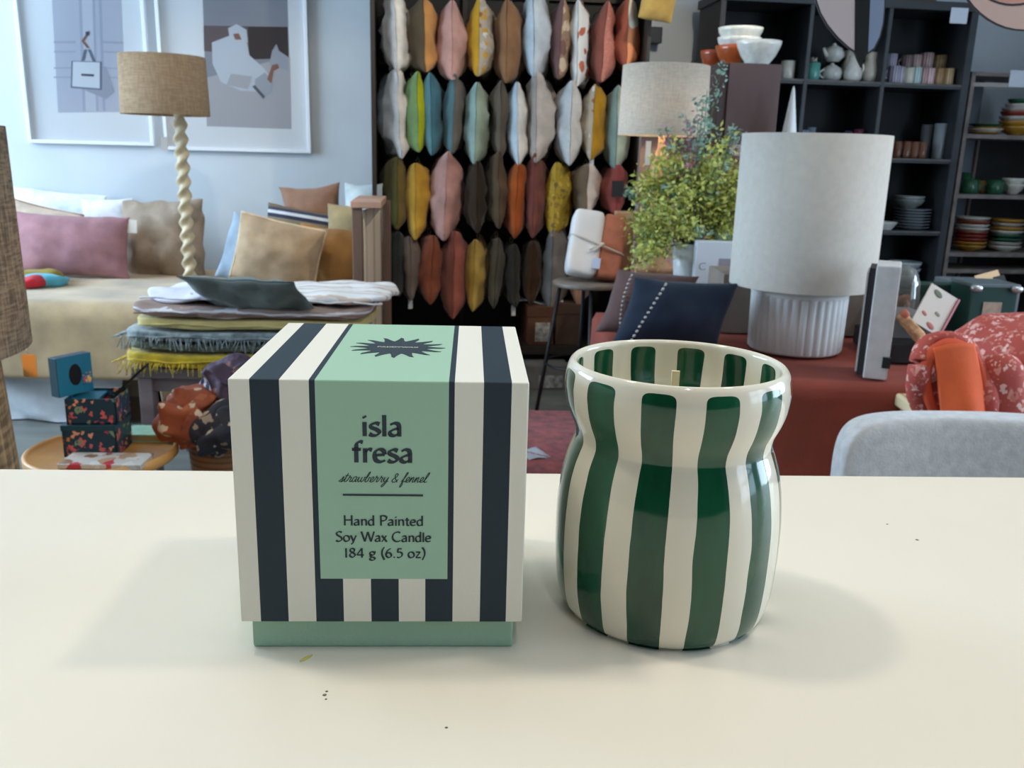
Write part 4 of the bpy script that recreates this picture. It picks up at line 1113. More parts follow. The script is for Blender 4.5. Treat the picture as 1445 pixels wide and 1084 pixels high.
# -- first row
simple('cup', 'white cup at the left end of the upper black shelf by the crate', 'cup', DS, 1112, 95, Z0, .10, mug(MB(), px2m(DS, 9), .095), glz((214, 208, 196)))
m_ = thing('tumbler', 'teal ribbed tumbler on the upper black shelf', 'cup', DS.world(xof(DS, 1147, 98, .08), .08, Z0))
mug(MB(), px2m(DS, 9), .088).build('cup', glz((92, 166, 156)), m_)
MB().tube([(.012 * math.cos(k * .5), .012 * math.sin(k * .5), .090 + .012 * (k % 3)) for k in range(14)], .006, 6).build('contents', M((190, 180, 170), .5), m_)
def jug(name, label, px, zl, dy, r, hh, mat, spout=True, lid=False, rz=0.0):
    root = thing(name, label, 'jug', DS.world(xof(DS, px, 100, dy), dy, zl), rz, 'white ceramic jugs on the black shelf')
    MB().lathe([(0, .001), (r * .7, 0), (r * .95, hh * .12), (r, hh * .32), (r * .86, hh * .58), (r * .56, hh * .78), (r * .60, hh), (r * .54, hh), (r * .5, hh * .78), (0, hh * .7)], 32, caps=False).build('body', mat, root)
    handle(MB(), r * .62, hh, PI * .85, 1.1).build('handle', mat, root)
    if spout: MB().tube([(r * .52, 0, hh * .84), (r * .74, 0, hh * .93), (r * .86, 0, hh * 1.0)], lambda t: .014 - .008 * t, 8).build('spout', mat, root)
    return root
def teapot(label, px, zl, dy, r, rz=0.0):
    root = thing('teapot', label, 'teapot', DS.world(xof(DS, px, 95, dy), dy, zl), rz, 'white teapots on the black shelf')
    mat = glz((214, 214, 208))
    MB().lathe([(0, .001), (r * .6, 0), (r * .95, r * .4), (r, r * .8), (r * .8, r * 1.25), (r * .45, r * 1.42), (r * .42, r * 1.48), (0, r * 1.5)], 32, caps=False).build('body', mat, root)
    MB().lathe([(.010, 0), (.013, .008), (0, .016)], 14, T=Matrix.Translation((0, 0, r * 1.48))).build('knob', mat, root)
    MB().tube([(r * .85, 0, r * .5), (r * 1.2, 0, r * .8), (r * 1.4, 0, r * 1.2)], lambda t: .014 - .006 * t, 8).build('spout', mat, root)
    MB().tube([(-r * .9 - .03 * math.sin(PI * k / 8), 0, r * (1.1 - .8 * k / 8)) for k in range(9)], .005, 8).build('handle', mat, root)
    return root
tr_ = px2m(DS, 14)
teapot('white teapot standing on the upper black shelf beside the teal tumbler', 1174, Z0, .14, tr_, .4)
teapot('white teapot stacked on top of another teapot', 1174, Z0 + tr_ * 1.5 + .017, .14, tr_ * .95, PI + .5)
wj = glz((222, 216, 206))
jug('jug', 'slim white jug with open handle behind the round one', 1197, Z0, .20, px2m(DS, 11), .172, wj, True, rz=2.6)
jug('jug', 'round white jug in front of the slim one', 1204, Z0, .08, px2m(DS, 11.5), .135, wj, False, rz=2.9)
MB_ = MB().lathe([(0, .001), (.034, 0), (.046, .03), (.048, .06), (.042, .085), (.032, .11), (.034, .155), (.030, .155), (.028, .11), (.036, .08), (0, .06)], 32, caps=False)
simple('vase', 'cream vase with narrow waist on the upper black shelf', 'vase', DS, 1228, 98, Z0, .10, MB_, glz((216, 206, 192)))
ribs = lambda c, d: bands([(0, c), (.007, d)], 'X', .0135, rough=.4)
RB = [(1256, .20, .165, 8, ((196, 190, 206), (150, 146, 164)), 'tall lilac ribbed mug by the shelf upright'), (1262, .07, .088, 8, ((206, 200, 220), (130, 124, 146)), 'lilac white ribbed mug in the front row'),
      (1270, .08, .086, 6.5, ((214, 210, 222), (150, 146, 160)), 'small pale lilac ribbed mug in the front row'), (1283, .07, .082, 7, ((228, 222, 206), (210, 204, 190)), 'plain cream mug in the front row'),
      (1294, .07, .086, 7, ((206, 226, 222), (160, 186, 184)), 'pale mint ribbed mug in the front row'), (1305, .07, .084, 6, ((210, 176, 172), (160, 124, 120)), 'pink brown ribbed mug in the front row'),
      (1313, .07, .084, 6.5, ((236, 206, 206), (190, 150, 152)), 'pale pink ribbed mug in the front row'), (1278, .20, .162, 7, ((160, 140, 140), (120, 100, 102)), 'tall mauve ribbed mug in the back row'),
      (1291, .20, .165, 7.5, ((176, 146, 140), (214, 190, 184)), 'tall dusty pink ribbed mug in the back row'), (1306, .20, .178, 9, ((216, 190, 188), (146, 116, 116)), 'tall pink striped mug in the back row'),
      (1325, .20, .168, 9, ((190, 160, 122), (150, 122, 88)), 'tall tan ribbed mug in the back row'), (1338, .20, .166, 8, ((196, 168, 130), (160, 132, 98)), 'tall light tan mug at the right of the back row'),
      (1326, .07, .084, 7, ((180, 142, 104), (146, 112, 78)), 'brown tan ribbed mug in the front row'), (1339, .07, .086, 7.5, ((200, 170, 132), (156, 128, 94)), 'tan ribbed mug at the right of the front row')]
for px, dy, hh, r, cs, lab in RB:
    root = thing('ribbed_mug', lab, 'mug', DS.world(xof(DS, px, 100, dy), dy, Z0), 0, 'ribbed mugs on the upper black shelf')
    rr = px2m(DS, r, dy) * .9
    if 'tall' in lab:
        mug(MB(), rr, hh * .5).build('cup', ribs(*cs), root)
        mug(MB(), rr, hh * .48, 28).build('upper_cup', ribs(*cs), root, loc=(0, 0, hh * .5 + .002))
        handle(MB(), rr, hh * .5, PI * .9, .8).build('handle', ribs(*cs), root, loc=(0, 0, hh * .5))
    else:
        mug(MB(), rr, hh).build('cup', ribs(*cs), root)
        handle(MB(), rr, hh, PI * .92, .7).build('handle', ribs(*cs), root)
# -- second row: drinking glasses
def glass(px, py, zl, dy, r, hh, rgb, label, group, unit=None):
    o = simple('drinking_glass', label, 'glass', unit or DS, px, py, zl, dy, MB().lathe([(0, .002), (r * .8, 0), (r * .86, .006), (r, hh), (r - .002, hh), (r * .82, .010), (0, .010)], 24, caps=False), tinted_glass(rgb, .35), group)
    return o
gl = 'glasses on the middle black shelf'
for i, (px, rgb, hh, lab) in enumerate(((1134, (190, 206, 226), .085, 'pale blue glass just right of the white cone'), (1144, (196, 210, 230), .105, 'taller pale blue glass above the lampshade'), (1156, (170, 176, 190), .06, 'short grey glass above the lampshade'),
                                        (1198, (150, 120, 160), .09, 'violet glass beside the plum glass'), (1212, (150, 80, 110), .10, 'plum coloured glass above the lampshade'), (1226, (140, 76, 100), .085, 'plum glass next to the shelf upright'))):
    glass(px, 185, Z1 + .0, .08 + .05 * (i % 2), px2m(DS, 6.5), hh * .85 + .06, rgb, lab, gl)
for i, (px, lab) in enumerate(((1266, 'amber tumbler nearest the lampshade'), (1279, 'second amber tumbler from the lampshade'), (1290, 'third amber tumbler from the lampshade'), (1301, 'amber tumbler beside the tall glasses'))):
    glass(px, 210, Z1, .06, px2m(DS, 6.2), .088, (170, 112, 84), lab, gl)
glass(1307, 195, Z1, .18, px2m(DS, 8), .185, (176, 182, 186), 'tall clear glass on the left of the pair', gl)
glass(1326, 195, Z1, .10, px2m(DS, 8.5), .19, (200, 206, 212), 'tall clear glass on the right of the pair', gl)
# -- third row: plates and bowls
def stack(unit, px, py, zl, dy, items, group):
    """items: (kind, r, h, material, label); each piece its own object, nested upward by pitch"""
    z = zl
    for kind, r, hh, pitch, mat, lab in items:
        if kind == 'plate':
            mb = MB().lathe([(0, .003), (r * .6, 0), (r * .62, .004), (r * .97, hh * .8), (r, hh), (r - .006, hh + .001), (r * .6, .009), (0, .009)], 36, caps=False)
            simple('plate', lab, 'plate', unit, px, py, z, dy, mb, mat, group)
        else:
            simple('bowl', lab, 'bowl', unit, px, py, z, dy, bowl(MB(), r, hh), mat, group)
        z += pitch
    return z
gp = glz((140, 148, 154), .35)
r_ = px2m(DS, 24)
NTH = ['bottom', 'second', 'third', 'fourth', 'fifth', 'sixth', 'seventh']
items = [('plate', r_, .014, .0165, gp, '%s grey plate of the stack on the black shelf%s' % (NTH[i], ' counted from below' if i else '')) for i in range(7)]
z = stack(DS, 1288, 300, Z2, .14, items, 'grey plates on the black shelf')
stack(DS, 1284, 280, z, .14, [('bowl', r_ * .82, .05, .018, glz((132, 138, 136), .4), 'grey bowl lying on the stack of grey plates'), ('bowl', r_ * .80, .05, .018, glz((150, 156, 152), .4), 'upper grey bowl on the stack of grey plates')], 'grey bowls on the plates')
simple('dish', 'small white dish beside the lampshade on the black shelf', 'dish', DS, 1250, 312, Z2, .04, bowl(MB(), px2m(DS, 15), .045, .6), glz((206, 204, 198)))
z = Z3
stack(DS, 1274, 390, Z3, .12, [('bowl', px2m(DS, 21), .07, .035, glz((150, 158, 162), .3), 'lowest bluish white bowl on the bottom black shelf'), ('bowl', px2m(DS, 22), .07, .036, glz((166, 174, 178), .3), 'middle bluish white bowl on the bottom black shelf'),
                               ('bowl', px2m(DS, 22.5), .07, .036, glz((176, 184, 188), .3), 'top bluish white bowl on the bottom black shelf')], 'bowls on the bottom black shelf')
# on top of the unit
p = DS.world(xof(DS, 1280, 4, .1), .14, ztop + .045)
o = MB().box2((-.13, -.1, 0), (.13, .1, .012)).box2((-.13, -.1, .012), (-.118, .1, .09)).box2((.118, -.1, .012), (.13, .1, .09)).box2((-.118, -.1, .012), (.118, -.088, .09)).box2((-.118, .088, .012), (.118, .1, .09)).build('wooden_tray', M((110, 72, 50), .6, n=.15, ns=10), bevel=.002)
on(o, p, WA); tag(o, 'brown wooden tray on top of the black shelf unit', 'tray')
def price_card(px0, px1, py0, py1, unit, dy, label):
    a = unit.uv(px0, py1, dy); b = unit.uv(px1, py0, dy)
    o = MB().box2((0, 0, 0), (b[0] - a[0], .003, b[1] - a[1])).build('shelf_card', M((228, 232, 244), .7))
    on(o, unit.world(a[0], dy, a[1]), WA); tag(o, label, 'card', 'white cards on the shelves')
price_card(1340, 1367, 12, 33, DS, -.016, 'white card on the top right corner of the black shelf')

# ------------------------------------------------------------------ lighter shelf unit at the right edge
lsA = at(1420, 200, 5.05)
LS = Unit('shelf_unit', 'grey brown open shelf unit with striped bowls at the right edge', lsA.x, 4.76)
gb = M((128, 116, 110), .6, n=.15, ns=12)
yl = LS.uv(1371, 130)[0]; ym = LS.uv(1429, 200)[0]; yr = yl + .95
lz = [LS.uv(1400, 102)[1], LS.uv(1400, 190)[1], LS.uv(1400, 275)[1], LS.uv(1390, 357)[1], .60, .25]
for x in (yl, yr):
    MB().box2((x - .012, 0, 0), (x + .012, .33, lz[0])).build('upright', gb, LS.root, bevel=.002)
MB().box2((yl - .012, 0, lz[0] - .02), (yr + .012, .33, lz[0])).build('top_board', gb, LS.root)
MB().box2((yl, .0, lz[0] - .075), (yr, .012, lz[0] - .055)).build('top_rail', M((176, 168, 160), .6), LS.root)
for z in lz[1:]:
    MB().box2((yl, 0, z - .022), (yr, .32, z)).build('shelf_board', gb, LS.root)
MB().box2((ym - .007, .30, .0), (ym + .007, .325, lz[1] - .02)).build('rear_post', M((136, 118, 108), .6), LS.root)
MB().box2((ym + .007, .318, .0), (yr, .33, lz[1] - .02)).build('back_panel', M((34, 32, 32), .7), LS.root)
MB().box2((yl + .012, .322, .0), (ym - .007, .33, lz[0] - .02)).build('back_panel', M((124, 132, 142), .8), LS.root)
price_card(1423, 1470, 101, 123, LS, -.006, 'white card on the top of the grey brown shelf')
wht, mus, grn, red, gry = glz((222, 216, 204)), glz((186, 136, 50)), glz((40, 92, 62)), glz((150, 62, 48)), glz((198, 186, 178))
rr = px2m(LS, 23)
gs = 'crockery on the grey brown shelf unit'
stack(LS, 1390, 180, lz[1], .12, [('plate', rr * .95, .012, .010, mus, 'mustard plate at the bottom of the flat stack'), ('plate', rr, .022, .018, wht, 'white plate with flared rim in the flat stack'), ('plate', rr * .95, .012, .012, mus, 'upper mustard plate in the flat stack'), ('plate', rr * .95, .018, .016, grn, 'dark green plate on top of the flat stack')], gs)
stack(LS, 1436, 170, lz[1], .12, [('bowl', rr, .05, .028, mus, 'mustard bowl at the bottom of the tall bowl stack'), ('bowl', rr * 1.02, .05, .026, mus, 'second mustard bowl in the tall bowl stack'), ('bowl', rr * 1.04, .05, .026, gry, 'pale bowl above the mustard bowls'), ('bowl', rr * 1.0, .05, .020, red, 'red rimmed bowl in the tall bowl stack'),
                                  ('bowl', rr * .98, .05, .026, gry, 'pale pink bowl high in the tall bowl stack'), ('bowl', rr * .8, .045, .026, wht, 'small white bowl near the top of the tall stack'), ('bowl', rr * .7, .045, .02, grn, 'small green bowl on top of the tall bowl stack')], gs)
r2 = px2m(LS, 11)
def gmug(px, dy, c, label, hh=.095, r=r2):
    root = thing('mug', label, 'mug', LS.world(xof(LS, px, 262, dy), dy, lz[2]), 0, gs)
    mug(MB(), r, hh).build('cup', c, root); handle(MB(), r, hh, -.4, .9).build('handle', c, root); return root
gmug(1362, .20, grn, 'tall dark green mug next to the upright', .115, r2 * .6); gmug(1369, .08, grn, 'green mug at the front of the middle shelf', .078)
gmug(1383, .22, mus, 'mustard mug behind the green ones', .07, r2 * .6); gmug(1404, .10, grn, 'green mug beside the white bowls', .078)
stack(LS, 1430, 262, lz[2], .12, [('bowl', r2 * 1.35, .06, .03, wht, 'lower white bowl on the middle shelf'), ('bowl', r2 * 1.4, .06, .03, wht, 'upper white bowl on the middle shelf')], gs)
S3 = [(mus, 'lowest mustard bowl of the red and white stack'), (mus, 'second mustard bowl of the red and white stack'), (red, 'lowest red bowl of the red and white stack'), (red, 'second red bowl of the red and white stack'), (red, 'third red bowl of the red and white stack'), (wht, 'lower white bowl of the red and white stack'), (wht, 'middle white bowl of the red and white stack'), (red, 'thin red bowl near the top of the stack'), (wht, 'white bowl on top of the red and white stack')]
pit = (LS.uv(1370, 309)[1] - lz[3] - .03) / 8
stack(LS, 1369, 335, lz[3], .12, [('bowl', rr * (.96 + .01 * (i % 3)), .034, pit, c, l) for i, (c, l) in enumerate(S3)], gs)
S4 = [(wht, 'lowest white bowl of the green and mustard stack'), (gry, 'grey bowl of the green and mustard stack'), (grn, 'lower green bowl of the green and mustard stack'), (grn, 'upper green bowl of the green and mustard stack'), (wht, 'white bowl of the green and mustard stack'), (mus, 'mustard bowl of the green and mustard stack'), (gry, 'pale bowl near the top of the green and mustard stack'), (mus, 'top mustard bowl of the green and mustard stack')]
stack(LS, 1418, 335, lz[3], .12, [('bowl', rr * (.98 + .01 * (i % 3)), .034, pit * 1.08, c, l) for i, (c, l) in enumerate(S4)], gs)

# small black speaker on the wall between the rack and the shelves, and a mustard cushion above it
d = ray(921, 52); t = 5.19 / (d.y - WS * d.x); q = CAM + d * t
o = MB().box((0, 0, 0), (.075, .08, .085)).build('wall_speaker', M((24, 24, 26), .5), bevel=.004); on(o, (q.x, q.y - .045, q.z), WA); tag(o, 'small black speaker box on the grey wall above the lampshade', 'speaker')
pillow(909, 957, -70, 32, 4.50, .14, (196, 156, 84), 'large mustard cushion hanging at the top beside the rack', ry=.16, seed=51, group='cushions hanging by the wall', p=.0)

# ================================================================== TABLE WITH RUST CLOTH
RZ = .68
tx0, tx1, ty0_, ty1 = at(862, 470, 2.42).x, 2.15, 1.955, 2.82
rtab = thing('cloth_table', 'long table under a rust red cloth behind the candle', 'table', ((tx0 + tx1) / 2, (ty0_ + ty1) / 2, 0))
off = Matrix.Translation((-(tx0 + tx1) / 2, -(ty0_ + ty1) / 2, 0))
MB().box2((tx0 + .01, ty0_ + .01, RZ - .035), (tx1 - .01, ty1 - .01, RZ - .005), T=off).build('tabletop', M((120, 90, 70), .6), rtab)
for x in (tx0 + .06, tx1 - .06):
    for y in (ty0_ + .06, ty1 - .06):
        MB().box2((x - .025, y - .025, 0), (x + .025, y + .025, RZ - .035), T=off).build('leg', M((100, 76, 60), .6), rtab)
o = MB().drape(tx0, tx1, ty0_, ty1, RZ + .002, (.60, .60, .64, .60), .018, .010, 8, 4, 110, 90, lump=.0015, flare=.015).build('tablecloth', M((138, 62, 48), .85, n=.06, ns=10, b=.3, bs=200), solid=0)
tag(o, 'rust red cloth draped over the long table', 'tablecloth')

# --- white lamp with fluted base
wl0 = at(1130, 400, 2.30)
LY = 2.30
sb_l, sb_r = at(1030, 396, LY), at(1229, 404, LY)
stl, str_ = at(1050, 188, LY), at(1257, 193, LY)
lcx = (sb_l.x + sb_r.x) / 2
wl = thing('table_lamp', 'white table lamp with tall drum shade and fluted base', 'lamp', (lcx, LY, RZ + .006))
shade_z0 = (sb_l.z + sb_r.z) / 2 - RZ - .006; shade_z1 = (stl.z + str_.z) / 2 - RZ - .006
rsb = (sb_r.x - sb_l.x) / 2; rst = (str_.x - stl.x) / 2
shade(MB(), rsb * .985, rst * .985, shade_z0 - .004, shade_z1, 72).build('lamp_shade', M((198, 191, 182), .9, n=.02, ns=60, b=.15, bs=500), wl)
bz1 = at(1120, 424, LY - .1).z - RZ; br_ = (at(1188, 440, LY).x - at(1056, 430, LY).x) / 2
bzf = at(1110, 508, LY - .12).z - RZ
nf = 36
def flute(a, z):
    return 1 + .035 * abs(math.cos(a * nf / 2)) - .02 if bzf + .004 < z < bz1 - .004 else 1.0
white_c = M((216, 216, 214), .6)
MB().lathe([(0, bzf - .002), (br_ * .93, bzf), (br_ * .96, bzf + .006), (br_ * .97, (bzf + bz1) / 2), (br_ * .98, bz1 - .006), (br_ * .98, bz1 - .004), (br_, bz1), (br_ * .98, bz1 + .006), (0, bz1 + .008)], nf * 6, rad=flute, caps=False).build('fluted_base', white_c, wl)
MB().lathe([(0, 0), (br_ * .72, 0), (br_ * .74, .004), (br_ * .74, bzf), (0, bzf)], 48, caps=False).build('foot', white_c, wl)
MB().tube([(0, 0, bz1), (0, 0, shade_z1 - .06)], .010, 12).tube([(0, 0, shade_z1 - .06), (rst * .96, 0, shade_z1 - .02)], .002, 6).tube([(0, 0, shade_z1 - .06), (-rst * .5, rst * .82, shade_z1 - .02)], .002, 6).tube([(0, 0, shade_z1 - .06), (-rst * .5, -rst * .82, shade_z1 - .02)], .002, 6).build('stem', M((180, 176, 168), .4, metal=.6), wl)

# --- cushions leaning behind the candle
stitch = M((206, 198, 190), .8)
def stitched(px0, px1, py0, py1, Y, rgb, label, rz, ry, seed, path):
    c = at((px0 + px1) / 2, (py0 + py1) / 2, Y)
    w = at(px1, (py0 + py1) / 2, Y).x - at(px0, (py0 + py1) / 2, Y).x; hgt = at((px0 + px1) / 2, py0, Y).z - at((px0 + px1) / 2, py1, Y).z
    SH = Matrix.Identity(4); SH[0][2] = .34 * w / hgt * .55
    root = thing('cushion', label, 'cushion', (c.x, c.y, RZ + hgt / 2 * .99 + .014), group='stitched cushions behind the candle', rot=(-.16, ry, rz))
    pb = MB().pillow(w, hgt, .15, .05, .5, .006, seed, 26, T=SH)
    pb.build('cover', fab(rgb), root)
    mb = MB()
    def srf(x, z):
        a, b = x / (w / 2), z / (hgt / 2); g = max(0, (1 - a * a) * (1 - b * b)); return -.075 * g ** .5 - .009
    n = 13
    for k in range(n):
        v = -.82 + 1.62 * k / (n - 1)
        u = path(v); u2 = path(v + .05)
        x, z = w / 2 * u, hgt / 2 * v
        mb.tube([(x, srf(x, z), z), (w / 2 * u2, srf(w / 2 * u2, z + hgt / 2 * .05), z + hgt / 2 * .055)], .0035, 5, T=SH)
    mb.build('stitching', stitch, root)
    return root
stitched(856, 970, 390, 479, 2.40, (104, 78, 76), 'mauve brown cushion with dashed stitching behind the navy one', -.10, .05, 61, lambda v: -.62 - .10 * v + .12 * v * v)
stitched(878, 1026, 402, 498, 2.24, (34, 44, 62), 'navy cushion with dashed stitching behind the candle', .04, .03, 62, lambda v: -.62 + .16 * v + .06 * v * v)

def boxy(name, label, cat, px0, px1, py0, py1, Y, dep, mat, zbase=None, rz=0.0, group=None, bevel=.003):
    a = at(px0, py1, Y); b = at(px1, py0, Y)
    a.x = at(px0, (py0 + py1) / 2, Y).x; b.x = at(px1, (py0 + py1) / 2, Y).x
    zb = a.z if zbase is None else zbase
    root = thing(name, label, cat, ((a.x + b.x) / 2, Y, zb), rz, group)
    w, hh = b.x - a.x, b.z - zb
    return root, w, hh, MB().box2((-w / 2, 0, 0), (w / 2, dep, hh)).build('body', mat, root, bevel=bevel)
boxy('storage_box', 'grey brown box standing behind the fluted lamp base', 'box', 1016, 1216, 392, 505, 2.50, .2, M((132, 118, 108), .8, n=.08, ns=8), RZ + .006)
# white boxed binders beside the lamp
BT = RZ + .006
r0, w0, h0, b0 = boxy('slipcase', 'upright white slipcase with black spine right of the lamp', 'box', 1228, 1260, 376, 540, 1.985, .13, M((206, 202, 200), .75, n=.04, ns=30), BT, -.40)
MB().box2((-w0 * .42 - .018, .01, .004), (-w0 / 2 - .001, .12, h0 * .97)).build('black_board', M((34, 32, 34), .7), r0)
MB().box2((-w0 * .42 - .023, .012, .012), (-w0 * .42 - .019, .125, h0 * .93)).build('thin_board', M((196, 192, 190), .75), r0)
MB().box2((w0 / 2 - .014, -.008, .03), (w0 / 2 + .004, .004, .055)).build('clip', M((16, 16, 18), .4), r0)
# glass dome
p = at(1276, 470, 2.42)
gd = thing('glass_dome', 'rounded glass dome with sparkling highlights behind the white slipcase', 'glass', (p.x, 2.46, BT))
rd = (at(1298, 410, 2.42).x - at(1252, 410, 2.42).x) / 2; hd = at(1276, 374, 2.46).z - BT
MB().lathe([(rd * .95, .02), (rd, .06), (rd, hd * .55), (rd * .9, hd * .78), (rd * .6, hd * .94), (rd * .2, hd * .995), (0, hd)], 36, caps=False).build('dome', tinted_glass((214, 214, 208), .30, .10), gd)
MB().lathe([(0, 0), (rd * 1.1, 0), (rd * 1.1, .016), (rd * 1.04, .02), (0, .02)], 36, caps=False).build('base', M((120, 86, 60), .5), gd)
MB().soft((rd * 1.1, rd * 1.1, hd * .5), 2.5, 14, .012, 30, 3, T=T3(0, 0, .024 + hd * .26)).build('dried_flowers', spots((150, 96, 66), [(176, 120, 84), (120, 80, 60), (196, 150, 120)], 60, .45), gd)
# dark green boxes, tin, cards
boxy('gift_box', 'flat dark green box standing behind the flowered card', 'box', 1294, 1356, 402, 470, 2.50, .06, M((26, 60, 50), .5), BT)
r0, w0, h0, b0 = boxy('tin_box', 'dark green tin with silver corners and a beige label', 'box', 1368, 1434, 404, 462, 2.38, .12, M((34, 68, 62), .35, coat=.3), BT)
sil = M((196, 198, 200), .3, metal=.8)
MB().box2((-w0 / 2 - .002, -.002, h0 - .006), (w0 / 2 + .002, .122, h0 + .004)).build('lid', M((110, 124, 130), .3, metal=.3), r0, bevel=.002)
for x in (-w0 / 2, w0 / 2):
    MB().soft((.03, .022, .018), 3, 8, T=T3(x * .86, -.004, h0 - .008)).build('corner', sil, r0)
MB().box2((-.028, -.003, .02), (.022, 0, h0 - .045)).build('label', M((170, 150, 134), .7, n=.1, ns=40), r0)
boxy('gift_box', 'grey box between the green box and the tin', 'box', 1352, 1372, 408, 470, 2.56, .08, M((70, 76, 78), .6), BT)
cd = at(1322, 442, 2.20)
c_ = thing('greeting_card', 'white card with pink flowers tilted against the green box', 'card', (cd.x, 2.22, cd.z), rot=(-.25, .50, 0))
MB().box2((-.040, -.002, -.048), (.040, .002, .060)).build('sheet', M((226, 216, 206), .7), c_)
for x, z, s, c in ((-.012, .045, .02, (120, 130, 110)), (.012, .0, .012, (150, 156, 140)), (-.020, -.015, .012, (206, 130, 120)), (.01, -.035, .018, (196, 120, 110))):
    MB().soft((s * 1.4, .002, s * .7), 2, 6, T=T3(x, -.0028, z, ry=.3)).build('printed_flower', M(c, .8), c_)
MB().box2((.041, -.006, -.048), (.046, .004, .06)).build('pink_edge', M((200, 130, 140), .7), c_)
a = at(1400, 405, 2.62)
c_ = thing('gift_card', 'beige card with a black corner lying on the grey trays', 'card', (at(1416, 398, 2.62).x, 2.70, at(1416, 398, 2.66).z), rot=(-.5, -.30, 0))
MB().box2((-.036, -.002, -.02), (.034, .002, .024)).build('sheet', M((226, 190, 150), .7), c_)
MB().box2((.012, -.004, -.024), (.044, -.002, .004)).build('black_corner', M((30, 34, 42), .6), c_)
boxy('tray', 'grey tray standing under the beige card', 'tray', 1348, 1436, 402, 470, 2.62, .16, M((96, 104, 110), .6), BT)
# wooden brush, low box, cane hamper
o = thing('wooden_strip', 'tan bark covered wooden strip slanting beside the slipcase', 'wood', (at(1288, 464, 2.16).x, 2.16, at(1288, 464, 2.16).z), rot=(0, .80, 0))
MB().soft((.100, .03, .026), 5, 12, .004, 60, 4).build('strip', M((196, 152, 110), .8, n=.25, ns=50), o)
MB().soft((.02, .026, .022), 2.5, 8, .002, 60, 4, T=T3(-.045, -.004, .006)).build('red_end', M((196, 110, 90), .8), o)
boxy('display_box', 'low grey box with a yellowish band beside the slipcase', 'box', 1258, 1318, 448, 492, 2.24, .16, M((112, 108, 106), .6), at(1258, 478, 2.24).z)
boxy('display_box', 'low black box under the grey one beside the slipcase', 'box', 1256, 1330, 487, 545, 2.16, .26, M((18, 17, 18), .5), BT)

# ------------------------------------------------------------------ hamper with quilt, upholstered chair
hp0 = at(1262, 560, 1.82); hz = at(1290, 556, 1.80).z
hz -= .035; hx0 = hp0.x + .055; hx1 = hx0 + .42
hm = thing('cane_hamper', 'woven cane hamper under the red speckled quilt', 'hamper', ((hx0 + hx1) / 2, 1.84, 0))
cane = bands([(0, (206, 184, 140)), (.006, (160, 136, 96))], 'Z', .011, warp=.01)
MB().box2((-.20, -.1, 0), (.20, .1, hz - .03)).build('body', cane, hm, bevel=.01)
MB().box2((-.21, -.11, hz - .03), (.21, .11, hz)).build('lid', bands([(0, (226, 206, 164)), (.008, (186, 160, 116))], 'X', .014), hm, bevel=.006)
# red speckled quilt with orange lining
qm = spots((178, 76, 66), [(226, 170, 160), (212, 140, 128), (230, 186, 176), (196, 110, 98)], 58, .40); om = M((222, 96, 50), .85, n=.05, ns=12, b=.3, bs=120)
qx = at(1390, 508, 1.72)
ql = thing('quilt', 'red white speckled quilt with orange lining bundled at the right', 'blanket', (qx.x + .03, 1.76, hz))
def topz(px, py): return at(px, py, 1.74).z - hz
def qfn(w_, q): return w_
H1 = topz(1430, 450)
MB().soft((.34, .30, H1 * 1.02), 2.7, 30, .022, 9, 4, T=T3(.10, .03, H1 * .47, ry=-.22)).build('quilt_body', qm, ql)
MB().soft((.26, .16, .12), 2.6, 24, .016, 12, 14, T=T3(.16, -.07, H1 * .40, ry=-.35)).build('quilt_fold', qm, ql)
def lq(px, py, Y): return at(px, py, Y) - Vector(ql.location)
arch = cat_rom([(0, 0), (1, 1)]) and [lq(px, py, Y) for px, py, Y in ((1318, 586, 1.60), (1306, 556, 1.595), (1303, 522, 1.59), (1314, 497, 1.59), (1338, 484, 1.60), (1362, 491, 1.61), (1378, 516, 1.60), (1386, 550, 1.59), (1389, 590, 1.58))]
def smooth3(P, k=6):
    out = []
    for i in range(len(P) - 1):
        a, b, c, d = P[max(i - 1, 0)], P[i], P[i + 1], P[min(i + 2, len(P) - 1)]
        for q in range(k):
            t = q / k
            out.append(.5 * (2 * b + (c - a) * t + (2 * a - 5 * b + 4 * c - d) * t * t + (3 * b - a - 3 * c + d) * t ** 3))
    return out + [P[-1]]
A3 = smooth3(arch)
cA = sum(A3, Vector()) / len(A3)
MB().tube([cA + (p - cA) * .97 + Vector((0, -.004, 0)) for p in A3], lambda t: .009 + .003 * math.sin(PI * t), 12).build('lining_edge', M((196, 74, 40), .85, n=.06, ns=16, b=.3, bs=120), ql)
MB().tube([cA + (p - cA) * 1.13 + Vector((0, .012 + .01 * math.sin(k * .4), 0)) for k, p in enumerate(A3)], lambda t: .017 + .004 * math.sin(9 * t), 14).build('quilt_hem', qm, ql)
TL, TR, BL, BR = lq(1314, 491, 1.588), lq(1368, 486, 1.597), lq(1332, 592, 1.56), lq(1384, 592, 1.575)
def panel(u, v):
    p = TL.lerp(TR, u).lerp(BL.lerp(BR, u), v)
    return (p.x, p.y - .016 * math.sin(PI * u) * (.3 + .7 * v) + .008 * math.sin(5 * u + 2 * v) * v, p.z + .006 * math.sin(PI * u) * (1 - v))
MB().grid(panel, 20, 16).build('lining', om, ql, solid=.012)
sl_ = lq(1316, 548, 1.63)
MB().soft((.052, .07, .135), 2.5, 18, .008, 14, 9, T=T3(sl_.x, sl_.y, sl_.z, ry=.10)).build('quilt_edge', qm, ql)
sr_ = lq(1412, 555, 1.62)
MB().soft((.085, .10, .150), 2.6, 18, .012, 12, 19, T=T3(sr_.x, sr_.y, sr_.z, ry=-.25)).build('quilt_edge', qm, ql)

